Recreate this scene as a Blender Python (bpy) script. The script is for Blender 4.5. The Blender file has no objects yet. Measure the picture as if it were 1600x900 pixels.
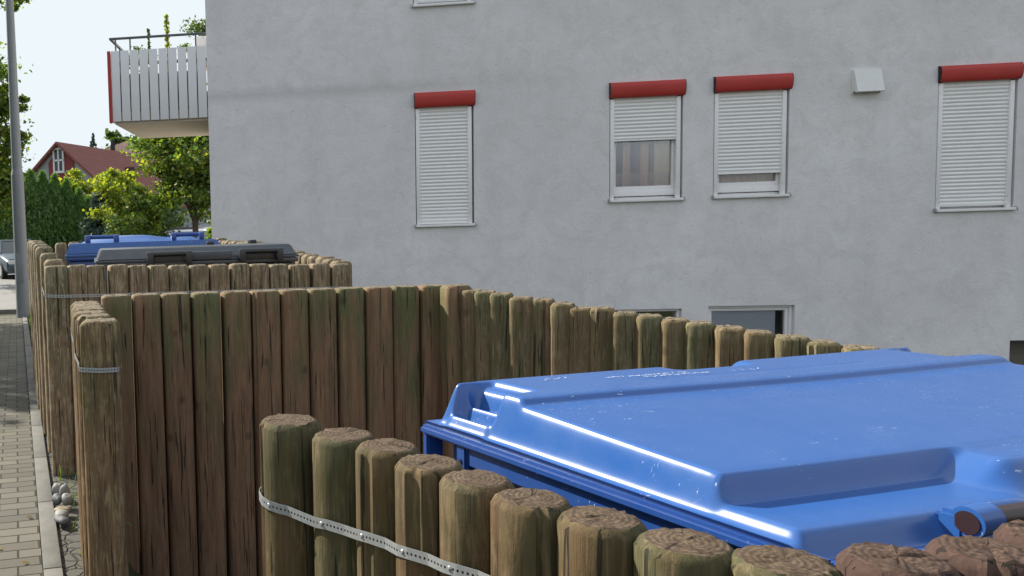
import bpy, bmesh, math, random
import numpy as np
from mathutils import Vector, Matrix
R = math.radians
SC = bpy.context.scene
COL = SC.collection
random.seed(7)

# ------------------------------------------------------------------ camera
F_PX, PX, PITCH, ROLL, H = 1300.0, 300.0, .0696, .0306, 1.6
cp, sp, cr, sr = math.cos(PITCH), math.sin(PITCH), math.cos(ROLL), math.sin(ROLL)
FW = Vector((0, cp, -sp)); UP = Vector((0, sp, cp)); RT = Vector((1, 0, 0))
RT2 = RT*cr - UP*sr; UP2 = UP*cr + RT*sr
cam = bpy.data.cameras.new('camera'); camo = bpy.data.objects.new('camera', cam); COL.objects.link(camo)
cam.sensor_width = 36; cam.lens = F_PX/1600*36; cam.shift_x = (800-PX)/1600
cam.clip_start = .05; cam.clip_end = 3000
M = Matrix((RT2, UP2, -FW)).transposed().to_4x4(); M.translation = Vector((0, 0, H)); camo.matrix_world = M
SC.camera = camo
# ------------------------------------------------------------------ light
SUN_AZ, SUN_EL = -52.0, 36.0          # degrees, azimuth from +Y clockwise
w = bpy.data.worlds.new('World'); SC.world = w; w.use_nodes = True
nt = w.node_tree; nt.nodes.clear()
sky = nt.nodes.new('ShaderNodeTexSky'); sky.sky_type = 'NISHITA'; sky.sun_disc = False
sky.sun_elevation = R(SUN_EL); sky.sun_rotation = R(SUN_AZ); sky.air_density = 1.0; sky.dust_density = 5.0; sky.ozone_density = 1.0
bg = nt.nodes.new('ShaderNodeBackground'); bg.inputs[1].default_value = .15
wo = nt.nodes.new('ShaderNodeOutputWorld')
hz_ = nt.nodes.new('ShaderNodeHueSaturation'); hz_.inputs['Saturation'].default_value = .55      # hazy, whitish late-summer sky
nt.links.new(sky.outputs[0], hz_.inputs['Color']); cl_ = nt.nodes.new('ShaderNodeVectorMath'); cl_.operation = 'MINIMUM'; cl_.inputs[1].default_value = (1.95, 2.12, 2.22)   # sky brightness capped to even out the glare round the sun
nt.links.new(hz_.outputs[0], cl_.inputs[0]); nt.links.new(cl_.outputs[0], bg.inputs[0]); nt.links.new(bg.outputs[0], wo.inputs[0])
sl = bpy.data.lights.new('sun', 'SUN'); sl.energy = 3.1; sl.angle = R(.6); sl.color = (1, .93, .82)
so = bpy.data.objects.new('sun', sl); COL.objects.link(so)
sd = Vector((math.sin(R(SUN_AZ))*math.cos(R(SUN_EL)), math.cos(R(SUN_AZ))*math.cos(R(SUN_EL)), math.sin(R(SUN_EL))))
so.rotation_euler = sd.to_track_quat('Z', 'Y').to_euler()
SC.view_settings.view_transform = 'Standard'; SC.view_settings.look = 'None'
SC.view_settings.exposure = 1.55; SC.view_settings.gamma = 1; SC.view_settings.use_curve_mapping = False

# ------------------------------------------------------------------ survey helpers (picture measurement -> place)
def ray(x, y): return FW + RT2*((x-PX)/F_PX) - UP2*((y-450)/F_PX)
def atY(x, y, Y):
    v = ray(x, y); return Vector((0, 0, H)) + v*(Y/v.y)
def atz(x, y, z):
    v = ray(x, y); return Vector((0, 0, H)) + v*((z-H)/v.z)

# ------------------------------------------------------------------ object helpers
def tag(o, label=None, cat=None, group=None, kind=None):
    if label: o['label'] = label
    if cat: o['category'] = cat
    if group: o['group'] = group
    if kind: o['kind'] = kind
    return o
def thing(name, label, cat, loc=(0, 0, 0), rz=0, group=None):
    o = bpy.data.objects.new(name, None); COL.objects.link(o); o.location = loc; o.rotation_euler = (0, 0, rz)
    o.empty_display_size = .1
    return tag(o, label, cat, group)
def mesh_obj(name, verts, faces, mats, parent=None, smooth=False, loc=None, fm=None, sharp=None, rz=0):
    me = bpy.data.meshes.new(name); me.from_pydata([tuple(v) for v in verts], [], faces)
    for m in (mats if isinstance(mats, (list, tuple)) else [mats]): me.materials.append(m)
    if fm: me.polygons.foreach_set('material_index', fm)
    if smooth: me.polygons.foreach_set('use_smooth', [True]*len(me.polygons))
    me.update()
    if sharp: me.set_sharp_from_angle(angle=R(sharp))
    o = bpy.data.objects.new(name, me); COL.objects.link(o)
    if parent: o.parent = parent
    if loc is not None: o.location = loc
    if rz: o.rotation_euler = (0, 0, rz)
    return o
class MB:
    """collects shapes of one part"""
    def __init__(s): s.v = []; s.f = []; s.m = []
    def add(s, vs, fs, mi=0):
        n = len(s.v); s.v += [tuple(v) for v in vs]; s.f += [tuple(i+n for i in f) for f in fs]; s.m += [mi]*len(fs); return s
    def box(s, x0, x1, y0, y1, z0, z1, mi=0):
        vs = [(x, y, z) for z in (z0, z1) for y in (y0, y1) for x in (x0, x1)]
        return s.add(vs, [(0, 2, 3, 1), (4, 5, 7, 6), (0, 1, 5, 4), (2, 6, 7, 3), (0, 4, 6, 2), (1, 3, 7, 5)], mi)
    def rbox(s, x0, x1, y0, y1, z0, z1, b=.005, mi=0):
        bm = bmesh.new(); bmesh.ops.create_cube(bm, size=1)
        for v in bm.verts:
            v.co = Vector(((x0+x1)/2+v.co.x*(x1-x0), (y0+y1)/2+v.co.y*(y1-y0), (z0+z1)/2+v.co.z*(z1-z0)))
        bmesh.ops.bevel(bm, geom=bm.edges[:], offset=b, segments=2, affect='EDGES', profile=.5)
        return s.bm(bm, mi)
    def bm(s, bm, mi=0):
        bm.verts.index_update()
        s.add([v.co.copy() for v in bm.verts], [[v.index for v in f.verts] for f in bm.faces], mi); bm.free(); return s
    def tube(s, pts, r, n=10, mi=0, cap=True):
        pts = [Vector(p) for p in pts]; rs = r if isinstance(r, (list, tuple)) else [r]*len(pts)
        vs = []; fs = []
        for i, p in enumerate(pts):
            t = (pts[min(i+1, len(pts)-1)]-pts[max(i-1, 0)]).normalized()
            a = t.orthogonal().normalized() if abs(t.z) < .99 else Vector((1, 0, 0))
            if abs(t.z) < .99: a = t.cross(Vector((0, 0, 1))).normalized()
            b = t.cross(a).normalized()
            for k in range(n):
                q = 2*math.pi*k/n; vs.append(p + a*math.cos(q)*rs[i] + b*math.sin(q)*rs[i])
        for i in range(len(pts)-1):
            for k in range(n): fs.append((i*n+k, i*n+(k+1) % n, (i+1)*n+(k+1) % n, (i+1)*n+k))
        if cap: fs.append(tuple(range(n))[::-1]); fs.append(tuple((len(pts)-1)*n+k for k in range(n)))
        return s.add(vs, fs, mi)
    def extrude(s, prof, axis, a0, a1, mi=0, cap=True):
        """closed profile (list of 2D) swept along x ('x': prof=(y,z)) or y ('y': prof=(x,z))"""
        n = len(prof); f3 = (lambda p, a: (a, p[0], p[1])) if axis == 'x' else (lambda p, a: (p[0], a, p[1]))
        vs = [f3(p, a0) for p in prof]+[f3(p, a1) for p in prof]
        fs = [(i, (i+1) % n, n+(i+1) % n, n+i) for i in range(n)]
        if cap: fs += [tuple(range(n))[::-1], tuple(range(n, 2*n))]
        return s.add(vs, fs, mi)
    def build(s, name, mats, parent=None, smooth=True, sharp=35, **k):
        return mesh_obj(name, s.v, s.f, mats, parent, smooth=smooth, fm=s.m, sharp=sharp if smooth else None, **k)

# ------------------------------------------------------------------ materials
def lin(c):
    return tuple((x/12.92 if x <= .04045 else ((x+.055)/1.055)**2.4) for x in [v/255 for v in c])+(1,)
class NT:
    def __init__(s, name):
        s.m = bpy.data.materials.new(name); s.m.use_nodes = True; s.t = s.m.node_tree
        s.p = s.t.nodes['Principled BSDF']; s.out = s.t.nodes['Material Output']
    def n(s, t, **k):
        q = s.t.nodes.new('ShaderNode'+t)
        for a, b in k.items(): setattr(q, a, b)
        return q
    def l(s, a, b): s.t.links.new(a, b)
    def coord(s, kind='Object', scale=(1, 1, 1), rnd=False):
        tc = s.n('TexCoord'); mp = s.n('Mapping'); mp.inputs['Scale'].default_value = scale
        src = tc.outputs[kind]
        if rnd:
            oi = s.n('ObjectInfo'); ml = s.n('Math', operation='MULTIPLY'); ml.inputs[1].default_value = 47.0
            s.l(oi.outputs['Random'], ml.inputs[0]); va = s.n('VectorMath', operation='ADD')
            s.l(src, va.inputs[0]); s.l(ml.outputs[0], va.inputs[1]); src = va.outputs[0]
        s.l(src, mp.inputs[0]); return mp.outputs[0]
    def noise(s, vec, scale=5, detail=4, rough=.55, dist=0):
        q = s.n('TexNoise'); q.inputs['Scale'].default_value = scale; q.inputs['Detail'].default_value = detail
        q.inputs['Roughness'].default_value = rough; q.inputs['Distortion'].default_value = dist; s.l(vec, q.inputs['Vector']); return q.outputs[0]
    def ramp(s, fac, stops):
        q = s.n('ValToRGB'); e = q.color_ramp.elements
        e.remove(e[1]); e[0].position = stops[0][0]
        for p, c in stops[1:]: e.new(p)
        for i, (p, c) in enumerate(stops): e[i].color = c if len(c) == 4 else tuple(c)+(1,)
        s.l(fac, q.inputs[0]); return q.outputs[0]
    def mix(s, fac, a, b, mode='MIX'):
        q = s.n('Mix', data_type='RGBA', blend_type=mode)
        for sock, v in ((q.inputs[0], fac), (q.inputs[6], a), (q.inputs[7], b)):
            if isinstance(v, bpy.types.NodeSocket): s.l(v, sock)
            elif isinstance(v, (int, float)): sock.default_value = v
            else: sock.default_value = v if len(v) == 4 else tuple(v)+(1,)
        return q.outputs[2]
    def math(s, op, a, b=0.0, clamp=False):
        q = s.n('Math', operation=op); q.use_clamp = clamp
        for i, v in enumerate((a, b)):
            if isinstance(v, bpy.types.NodeSocket): s.l(v, q.inputs[i])
            else: q.inputs[i].default_value = v
        return q.outputs[0]
    def bump(s, h, strength=.3, dist=.01, prev=None):
        q = s.n('Bump'); q.inputs['Strength'].default_value = strength; q.inputs['Distance'].default_value = dist
        s.l(h, q.inputs['Height'])
        if prev: s.l(prev, q.inputs['Normal'])
        return q.outputs[0]
    def fin(s, col=None, rough=.7, normal=None, spec=.5, metal=0, **k):
        P = s.p.inputs
        if col is not None:
            if isinstance(col, bpy.types.NodeSocket): s.l(col, P['Base Color'])
            else: P['Base Color'].default_value = col if len(col) == 4 else tuple(col)+(1,)
        if isinstance(rough, bpy.types.NodeSocket): s.l(rough, P['Roughness'])
        else: P['Roughness'].default_value = rough
        P['Specular IOR Level'].default_value = spec; P['Metallic'].default_value = metal
        if normal: s.l(normal, P['Normal'])
        for a, b in k.items(): P[a].default_value = b
        return s.m
def simple(name, c, rough=.5, metal=0, var=.12, scale=8, spec=.5, bump=0):
    t = NT(name); v = t.coord(); f = t.noise(v, scale, 5)
    col = t.mix(f, tuple(x*(1-var) for x in c[:3]), tuple(min(1, x*(1+var)) for x in c[:3]))
    nb = t.bump(t.noise(v, scale*12, 3), bump, .004) if bump else None
    rr = t.math('ADD', t.math('MULTIPLY', f, .12), rough-.06)
    return t.fin(col, rr, nb, spec, metal)

def wood(name, brown, green, tan, green_amt=.5, tan_amt=.4, dark=.35, pale=None):
    t = NT(name); v = t.coord(rnd=True)
    vs = t.coord(scale=(1, 1, .06), rnd=True); vm = t.coord(scale=(1, 1, .3), rnd=True)
    oi = t.n('ObjectInfo'); rnd = oi.outputs['Random']
    fine = t.noise(vs, 170, 6, .65, .4); mid = t.noise(vs, 38, 5, .6, .6); big = t.noise(vm, 7, 3, .5, .5); blot = t.noise(v, 22, 5, .7)
    c = t.mix(t.ramp(mid, [(.3, (0, 0, 0)), (.7, (1, 1, 1))]), tuple(x*.62 for x in brown), tuple(x*1.25 for x in brown))
    # algae: patches + per-post amount
    g = t.math('ADD', t.math('SUBTRACT', big, .5), t.math('ADD', t.math('MULTIPLY', rnd, .22), .11)); g = t.math('ADD', g, green_amt-.35)
    sz = t.n('SeparateXYZ'); tz = t.n('TexCoord'); t.l(tz.outputs['Object'], sz.inputs[0]); g = t.math('ADD', g, t.math('MULTIPLY', t.math('SUBTRACT', sz.outputs[2], 1.35), .28))
    g = t.math('ADD', g, t.math('MULTIPLY', t.math('SUBTRACT', blot, .5), .35))
    gf = t.ramp(g, [(.28, (0, 0, 0)), (.62, (1, 1, 1))])
    gc = t.mix(fine, tuple(x*.65 for x in green), tuple(x*1.3 for x in green))
    c = t.mix(t.math('MULTIPLY', gf, .85), c, gc)
    # weathered pale streaks
    st = t.noise(t.coord(scale=(1, 1, .09), rnd=True), 60, 4, .7, 1.0)
    tf = t.ramp(t.math('MULTIPLY', t.math('ADD', st, t.math('MULTIPLY', blot, .35)), 1.0), [(.70-.1*tan_amt, (0, 0, 0)), (.86-.1*tan_amt, (1, 1, 1))])
    c = t.mix(t.math('MULTIPLY', tf, tan_amt*1.5, True), c, tan)
    # cracks
    ck = t.noise(t.coord(scale=(1, 1, .03), rnd=True), 75, 2, .5, .8)
    ckf = t.ramp(ck, [(.0, (1, 1, 1)), (.335, (1, 1, 1)), (.365, (0, 0, 0)), (1, (0, 0, 0))])
    c = t.mix(t.math('MULTIPLY', ckf, .8), c, (.012, .009, .006))
    # knots
    vo = t.n('TexVoronoi', feature='F1'); vo.inputs['Scale'].default_value = 5.5; vo.inputs['Randomness'].default_value = 1
    t.l(t.coord(scale=(1, 1, .75), rnd=True), vo.inputs['Vector'])
    kn = t.ramp(vo.outputs['Distance'], [(0, (1, 1, 1)), (.07, (.8, .8, .8)), (.13, (0, 0, 0))])
    c = t.mix(t.math('MULTIPLY', kn, .55), c, tuple(x*.22 for x in brown))
    # grain brightness
    c = t.mix(.45, c, t.mix(fine, (.35, .35, .35), (1.5, 1.5, 1.5)), 'MULTIPLY')
    h = t.math('SUBTRACT', t.math('ADD', t.math('MULTIPLY', fine, .6), t.math('MULTIPLY', mid, .6)), t.math('MULTIPLY', ckf, 1.2))
    nb = t.bump(h, .55, .0035); nb = t.bump(blot, .35, .004, nb)
    return t.fin(c, .82, nb, .25)
def endgrain(name, a, b):
    t = NT(name); v = t.coord(rnd=False)
    vr = t.coord(rnd=True)
    n1 = t.noise(vr, 130, 6, .75); n2 = t.noise(vr, 35, 5, .7, 1)
    wv = t.n('TexWave', wave_type='RINGS', rings_direction='Z'); wv.inputs['Scale'].default_value = 42; wv.inputs['Distortion'].default_value = 1.6
    wv.inputs['Detail'].default_value = 3; t.l(v, wv.inputs['Vector'])
    c = t.mix(t.ramp(n2, [(.3, (0, 0, 0)), (.72, (1, 1, 1))]), a, b)
    c = t.mix(t.math('MULTIPLY', t.ramp(n1, [(.38, (1, 1, 1)), (.52, (0, 0, 0))]), .7), c, tuple(x*.3 for x in a))
    c = t.mix(t.math('MULTIPLY', wv.outputs[1], .45), c, tuple(x*.45 for x in a))
    gr_ = t.n('TexGradient', gradient_type='RADIAL'); t.l(v, gr_.inputs[0]); cb = t.n('CombineXYZ'); t.l(t.math('MULTIPLY', gr_.outputs[1], 26), cb.inputs[0]); oi = t.n('ObjectInfo'); t.l(t.math('MULTIPLY', oi.outputs['Random'], 50), cb.inputs[1])
    rad = t.noise(cb.outputs[0], 1.0, 1, .5); c = t.mix(t.math('MULTIPLY', t.ramp(rad, [(.30, (1, 1, 1)), (.36, (0, 0, 0))]), .75), c, (.012, .009, .007))
    nb = t.bump(t.math('ADD', n1, t.math('MULTIPLY', wv.outputs[1], .5)), .5, .0022)
    return t.fin(c, .9, nb, .2)
WOOD_M = wood('wood_mossy_brown', (.220, .125, .072), (.100, .115, .048), (.36, .24, .12), .50, .15)
WOOD_L = wood('wood_left_row', (.140, .088, .045), (.075, .085, .036), (.34, .24, .13), .58, .40)
WOOD_R = wood('wood_right_row', (.165, .112, .058), (.088, .100, .044), (.34, .26, .17), .48, .28)
WOOD_F = wood('wood_weathered_grey', (.180, .130, .078), (.105, .112, .060), (.38, .31, .21), .34, .5)
WOOD_N = wood('wood_round_near', (.105, .065, .030), (.058, .062, .028), (.28, .195, .11), .50, .22)
WOOD_RED = wood('wood_reddish_near', (.065, .036, .028), (.045, .034, .024), (.13, .08, .06), .15, .3)
END_N = endgrain('end_grain_rough', (.068, .046, .030), (.17, .125, .085))
END_RED = endgrain('end_grain_red', (.062, .038, .028), (.14, .095, .072))
END_M = endgrain('end_grain_pale', (.14, .11, .075), (.30, .25, .18))

def plaster():
    t = NT('grey_plaster'); v = t.coord()
    big = t.noise(v, .55, 4, .6, .6); med = t.noise(v, 3.2, 5, .65, .8); fine = t.noise(v, 26, 5, .7); tiny = t.noise(v, 120, 3, .6)
    c = t.mix(t.ramp(big, [(.3, (0, 0, 0)), (.7, (1, 1, 1))]), (.70, .675, .68), (.82, .795, .80))
    c = t.mix(t.math('MULTIPLY', t.ramp(med, [(.36, (1, 1, 1)), (.56, (0, 0, 0))]), .55), c, (.64, .62, .62))
    c = t.mix(t.math('MULTIPLY', t.ramp(fine, [(.2, (1, 1, 1)), (.42, (0, 0, 0))]), .40), c, (.54, .525, .52))
    vst = t.noise(t.coord(scale=(1, 1, .12)), 2.2, 4, .6)
    c = t.mix(t.math('MULTIPLY', t.ramp(vst, [(.52, (0, 0, 0)), (.75, (1, 1, 1))]), .28), c, (.58, .565, .56))
    # small pits
    vo = t.n('TexVoronoi', feature='F1'); vo.inputs['Scale'].default_value = 9; vo.inputs['Randomness'].default_value = 1; t.l(v, vo.inputs['Vector'])
    msk = t.ramp(t.noise(v, 1.7, 3), [(.52, (0, 0, 0)), (.62, (1, 1, 1))])
    pit = t.math('MULTIPLY', t.ramp(vo.outputs['Distance'], [(.0, (1, 1, 1)), (.10, (0, 0, 0))]), msk)
    c = t.mix(t.math('MULTIPLY', pit, .45), c, (.22, .23, .24))
    # damp line along the floor slab, left part of the wall
    sx = t.n('SeparateXYZ'); tc = t.n('TexCoord'); t.l(tc.outputs['Object'], sx.inputs[0])
    tr_ = t.noise(t.coord(scale=(1, 1, 2.6)), 11, 6, .75, 2.2); c = t.mix(t.math('MULTIPLY', t.ramp(tr_, [(.33, (1, 1, 1)), (.46, (0, 0, 0))]), .50), c, (.48, .47, .47)); tp_ = t.noise(t.coord(scale=(1.6, 1, 1)), 17, 5, .7, 1.5); c = t.mix(t.math('MULTIPLY', t.ramp(tp_, [(.55, (0, 0, 0)), (.68, (1, 1, 1))]), .5), c, (.84, .82, .82))
    zz = t.math('ADD', sx.outputs[2], t.math('MULTIPLY', t.math('SUBTRACT', med, .5), .12))
    band = t.ramp(t.math('MULTIPLY', t.math('ABSOLUTE', t.math('SUBTRACT', zz, 3.44)), 5.0), [(.0, (1, 1, 1)), (.62, (0, 0, 0))])
    lx = t.ramp(t.math('MULTIPLY', sx.outputs[0], .1), [(.20, (1, 1, 1)), (.52, (.12, .12, .12))])
    c = t.mix(t.math('MULTIPLY', t.math('MULTIPLY', band, lx), .42), c, (.42, .42, .415))
    h = t.math('ADD', t.math('MULTIPLY', fine, 1.0), t.math('MULTIPLY', tiny, .35)); h = t.math('SUBTRACT', h, pit)
    nb = t.bump(h, .6, .006); nb = t.bump(med, .3, .02, nb); nb = t.bump(tp_, .35, .006, nb)
    return t.fin(c, .9, nb, .2)
PLASTER = plaster()
WHITE = simple('white_lacquer', (.84, .82, .82), .4, var=.06)
SHUT = simple('shutter_white', (.84, .83, .82), .45, var=.05, scale=5)
REDBOX = simple('red_lacquer', (.46, .038, .030), .55, var=.15, scale=5)
BLACK = simple('black_gap', (.012, .012, .013), .6)
SOFFIT = simple('soffit_cream', (.52, .46, .36), .9, var=.08, bump=.2)
GALV = simple('galvanised_steel', (.42, .44, .45), .42, .75, .2, 25)
STRAPM = simple('galvanised_strap', (.34, .36, .375), .42, .5, .2, 120)
LAMPM = simple('lamp_grey', (.15, .17, .185), .6, .2, .12, 6)
RAIL = simple('rail_grey', (.10, .115, .125), .5, .3)
SLAT = simple('slat_white', (.74, .735, .75), .5, var=.05, scale=3)
RED2 = simple('red_board', (.38, .035, .03), .6)
ROOFT = None
def plastic(name, c, rough=.28, dust=.25, dcol=(.45, .5, .6), scr=1.0):
    t = NT(name); v = t.coord(rnd=True); n1 = t.noise(v, 3.5, 5, .6, .6); n2 = t.noise(v, 14, 4, .6); n3 = t.noise(t.coord(scale=(1, 3.5, 1), rnd=True), 70, 3, .6, .8)
    c0 = t.mix(t.noise(v, 1.2, 3), tuple(x*.94 for x in c), tuple(x*1.06 for x in c))
    df = t.math('MULTIPLY', t.ramp(t.math('MULTIPLY', n1, n2), [(.05, (0, 0, 0)), (.55, (1, 1, 1))]), dust)
    c1 = t.mix(df, c0, dcol)
    sf = t.math('MULTIPLY', t.ramp(n3, [(.67, (0, 0, 0)), (.73, (1, 1, 1))]), t.ramp(t.noise(v, 5, 2), [(.5, (0, 0, 0)), (.6, (1, 1, 1))]))
    c1 = t.mix(t.math('MULTIPLY', sf, .8*scr), c1, (.75, .8, .88))
    rr = t.math('ADD', t.math('MULTIPLY', n2, .14), rough-.05)
    nb = t.bump(n2, .06, .004)
    return t.fin(c1, rr, nb, .6)
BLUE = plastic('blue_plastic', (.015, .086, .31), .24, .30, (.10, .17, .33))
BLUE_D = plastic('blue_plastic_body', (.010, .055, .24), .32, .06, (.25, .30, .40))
NAVY = plastic('dark_grey_plastic', (.028, .034, .045), .34, .18, (.25, .26, .27))
BLACKP = plastic('black_plastic', (.012, .013, .016), .35, .1, (.2, .2, .2), 0)
TUBEM = simple('brown_tube', (.035, .018, .018), .35, .1, .2, 10)

def leafmat(name, cols, trans=.45, tcol=None):
    t = NT(name); t.t.nodes.remove(t.p)
    gi = t.n('NewGeometry'); r = gi.outputs['Random Per Island']
    c = t.ramp(r, [(i/(len(cols)-1), q) for i, q in enumerate(cols)])
    d = t.n('BsdfDiffuse'); tr = t.n('BsdfTranslucent'); gl = t.n('BsdfGlossy'); gl.inputs['Roughness'].default_value = .5
    mx = t.n('MixShader'); mx.inputs[0].default_value = trans; mx2 = t.n('MixShader'); mx2.inputs[0].default_value = .04
    t.l(c, d.inputs[0]); tc = t.mix(1.0, c, tcol or (2.2, 2.0, .7), 'MULTIPLY'); t.l(tc, tr.inputs[0])
    t.l(d.outputs[0], mx.inputs[1]); t.l(tr.outputs[0], mx.inputs[2]); t.l(mx.outputs[0], mx2.inputs[1]); t.l(gl.outputs[0], mx2.inputs[2])
    t.l(mx2.outputs[0], t.out.inputs[0]); return t.m
LEAF_MAPLE = leafmat('leaf_maple', [(.040, .085, .020), (.065, .125, .026), (.10, .165, .032), (.24, .26, .035)], .5, (2.3, 2.2, .6))
LEAF_YEL = leafmat('leaf_yellow_green', [(.08, .14, .024), (.14, .20, .030), (.24, .27, .040), (.09, .14, .022)], .5, (2.4, 2.2, .6))
LEAF_DARK = leafmat('leaf_dark', [(.035, .07, .02), (.06, .11, .03), (.09, .14, .035)], .3)
LEAF_THUJA = leafmat('leaf_thuja', [(.09, .17, .055), (.13, .24, .065), (.17, .28, .075)], .35, (1.6, 1.7, .8))
LEAF_CONI = leafmat('needle_blue_green', [(.03, .055, .04), (.045, .08, .055), (.07, .105, .07)], .12, (1.4, 1.5, 1))
BARK = simple('bark', (.085, .065, .045), .9, var=.4, scale=14, bump=.6)

# ================================================================== GROUND
def sst(x, a, b):
    t = min(1, max(0, (x-a)/(b-a))); return t*t*(3-2*t)
def gh(x, y):
    """terrain height: flat by the camera, side street climbs away, dips beside the house wall"""
    g = sst(x/max(y, 1), -.16, -.10)
    h = g*max(0, y-24)*.045
    if y > 24: h *= min(1, 1)
    h = min(h, 3.4)
    dip = sst(x-(.9-.2*(y-5.8)), .35, 1.2)*sst(y, 4.9, 5.6)*(1-sst(y, 13, 20))
    bay = sst(x-(-.30-.2*(y-3.4)), -.02, .25)*sst(y, .2, .8)*(1-sst(y, 4.6, 4.95))*(1-sst(x, 3.5, 5))
    return h-.55*dip-.40*bay
def grid_sheet(name, xs, ys, dz, mat, label=None, cat=None, kind='structure'):
    vs = [(x, y, gh(x, y)+dz) for y in ys for x in xs]; nx = len(xs)
    fs = [(j*nx+i, j*nx+i+1, (j+1)*nx+i+1, (j+1)*nx+i) for j in range(len(ys)-1) for i in range(nx-1)]
    o = mesh_obj(name, vs, fs, mat, smooth=True); return tag(o, label, cat, kind=kind)
def spaced(lo, hi, step, far=0, growth=1.35):
    a = list(np.arange(lo, hi+1e-6, step)); s = step
    while a[-1] < far: s *= growth; a.append(a[-1]+s)
    s = step
    while a[0] > -far and far: s *= growth; a.insert(0, a[0]-s)
    return [float(q) for q in a]
def ground_mat():
    t = NT('earth_and_grass'); v = t.coord(); n = t.noise(v, .9, 5); n2 = t.noise(v, 14, 6, .7)
    c = t.mix(t.ramp(n, [(.42, (0, 0, 0)), (.58, (1, 1, 1))]), (.055, .045, .03), (.05, .075, .022))
    c = t.mix(n2, tuple(.0 for _ in range(3)), c, 'MIX'); 
    return t.fin(t.mix(.5, c, (.06, .06, .035)), .95, t.bump(n2, .8, .03), .2)
grid_sheet('ground', sorted(set(spaced(-14, 16, .5, 900)+spaced(-1.75, 4, .125))), sorted(set(spaced(0, 60, .75, 900)+spaced(0.25, 6, .125))), 0, ground_mat(), 'earth and short grass ground of the street and yards', 'ground')
def asphalt(name, c):
    t = NT(name); v = t.coord(); a = t.noise(v, 90, 4, .8); b = t.noise(v, .7, 4)
    col = t.mix(b, tuple(x*.85 for x in c), tuple(x*1.12 for x in c)); col = t.mix(.25, col, t.mix(a, (.4, .4, .4), (1.6, 1.6, 1.6)), 'MULTIPLY')
    return t.fin(col, .85, t.bump(a, .3, .004), .3)
ASPH = asphalt('asphalt_light', (.21, .205, .20)); ASPH2 = asphalt('asphalt_road', (.27, .265, .265))
grid_sheet('road', spaced(-60, 4, 1.0), spaced(17.2, 36, 1.0), .012, ASPH, 'light grey asphalt street crossing at the left', 'road')
def ribbon(name, pts, wdt, dz, mat, label, cat, kind='structure', nseg=40):
    vs = []; fs = []
    P = [Vector((a, b, 0)) for a, b in pts]
    for i in range(nseg+1):
        t = i/nseg*(len(P)-1); k = min(int(t), len(P)-2); p = P[k].lerp(P[k+1], t-k); d = (P[k+1]-P[k]).normalized(); n = Vector((-d.y, d.x, 0))
        for j in range(7):
            q = p+n*(j/6-.5)*wdt; vs.append((q.x, q.y, gh(q.x, q.y)+dz))
    for i in range(nseg):
        for j in range(6): fs.append((i*7+j+1, i*7+j, (i+1)*7+j, (i+1)*7+j+1))
    o = mesh_obj(name, vs, fs, mat, smooth=True); return tag(o, label, cat, kind=kind)
ribbon('side_road', [(3, 36), (2.2, 60), (2.0, 95)], 12, .03, ASPH2, 'pale sunlit side road climbing behind the tree', 'road')

# footpath of concrete blocks, its own frame: y along the path
PA = atz(67, 900, 0); PB = atz(43, 600, 0)
pd = (PB-PA).normalized(); PANG = math.atan2(-pd.x, pd.y)     # rotation about z
def pave_mat():
    t = NT('block_paving'); v = t.coord()
    b = t.n('TexBrick'); b.offset = .5; b.inputs['Scale'].default_value = 1; b.inputs['Brick Width'].default_value = .212; b.inputs['Row Height'].default_value = .108
    b.inputs['Mortar Size'].default_value = .006; b.inputs['Mortar Smooth'].default_value = .3; b.inputs['Bias'].default_value = 0
    b.inputs['Color1'].default_value = (.10, .092, .078, 1); b.inputs['Color2'].default_value = (.16, .15, .125, 1); b.inputs['Mortar'].default_value = (.020, .024, .010, 1)
    dv = t.n('VectorMath', operation='ADD'); no = t.n('TexNoise'); no.inputs['Scale'].default_value = 9; t.l(v, no.inputs['Vector'])
    sc = t.n('VectorMath', operation='SCALE'); sc.inputs['Scale'].default_value = .010; t.l(no.outputs['Color'], sc.inputs[0]); t.l(v, dv.inputs[0]); t.l(sc.outputs[0], dv.inputs[1])
    t.l(dv.outputs[0], b.inputs['Vector'])
    g = t.noise(v, 130, 4, .8); m = t.noise(v, 1.1, 4, .6)
    c = t.mix(.35, b.outputs['Color'], t.mix(g, (.45, .45, .45), (1.6, 1.6, 1.6)), 'MULTIPLY')
    moss = t.ramp(t.noise(v, 2.3, 6, .7), [(.52, (0, 0, 0)), (.72, (1, 1, 1))])
    c = t.mix(t.math('MULTIPLY', moss, .5), c, (.075, .08, .035))
    c = t.mix(t.math('MULTIPLY', m, .35), c, (.10, .097, .085))
    h = t.math('SUBTRACT', t.math('MULTIPLY', g, .25), b.outputs['Fac'])
    return t.fin(c, .9, t.bump(h, .8, .008), .25)
pv = [(-2.4, -4, 0), (0, -4, 0), (0, 13.0, 0), (-2.4, 13.0, 0)]
o = mesh_obj('pavement', pv, [(0, 1, 2, 3)], pave_mat(), loc=(PA.x, PA.y, .016), rz=PANG)
tag(o, 'footpath of small grey concrete blocks along the fence', 'footpath', kind='structure')
KERB = simple('kerb_concrete', (.135, .132, .118), .9, var=.5, scale=9, bump=.8)
kb = MB()
for i in range(17):
    kb.rbox(.004, .092, -4+i*1.0+.004, -4+(i+1)*1.0-.004, -.1, .035, .006)
kb.build('kerb', KERB, loc=(PA.x, PA.y, 0), rz=PANG); tag(bpy.data.objects['kerb'], 'grey concrete edging kerb between path and fence', 'kerb', kind='structure')
cb = MB()
for i in range(12): cb.rbox(-14+i*1.0+.005, -14+(i+1)*1-.005, 17.0, 17.14, -.1, .09, .012)
o = cb.build('road_kerb', KERB); tag(o, 'kerb stones along the near side of the street', 'kerb', kind='structure')
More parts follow.
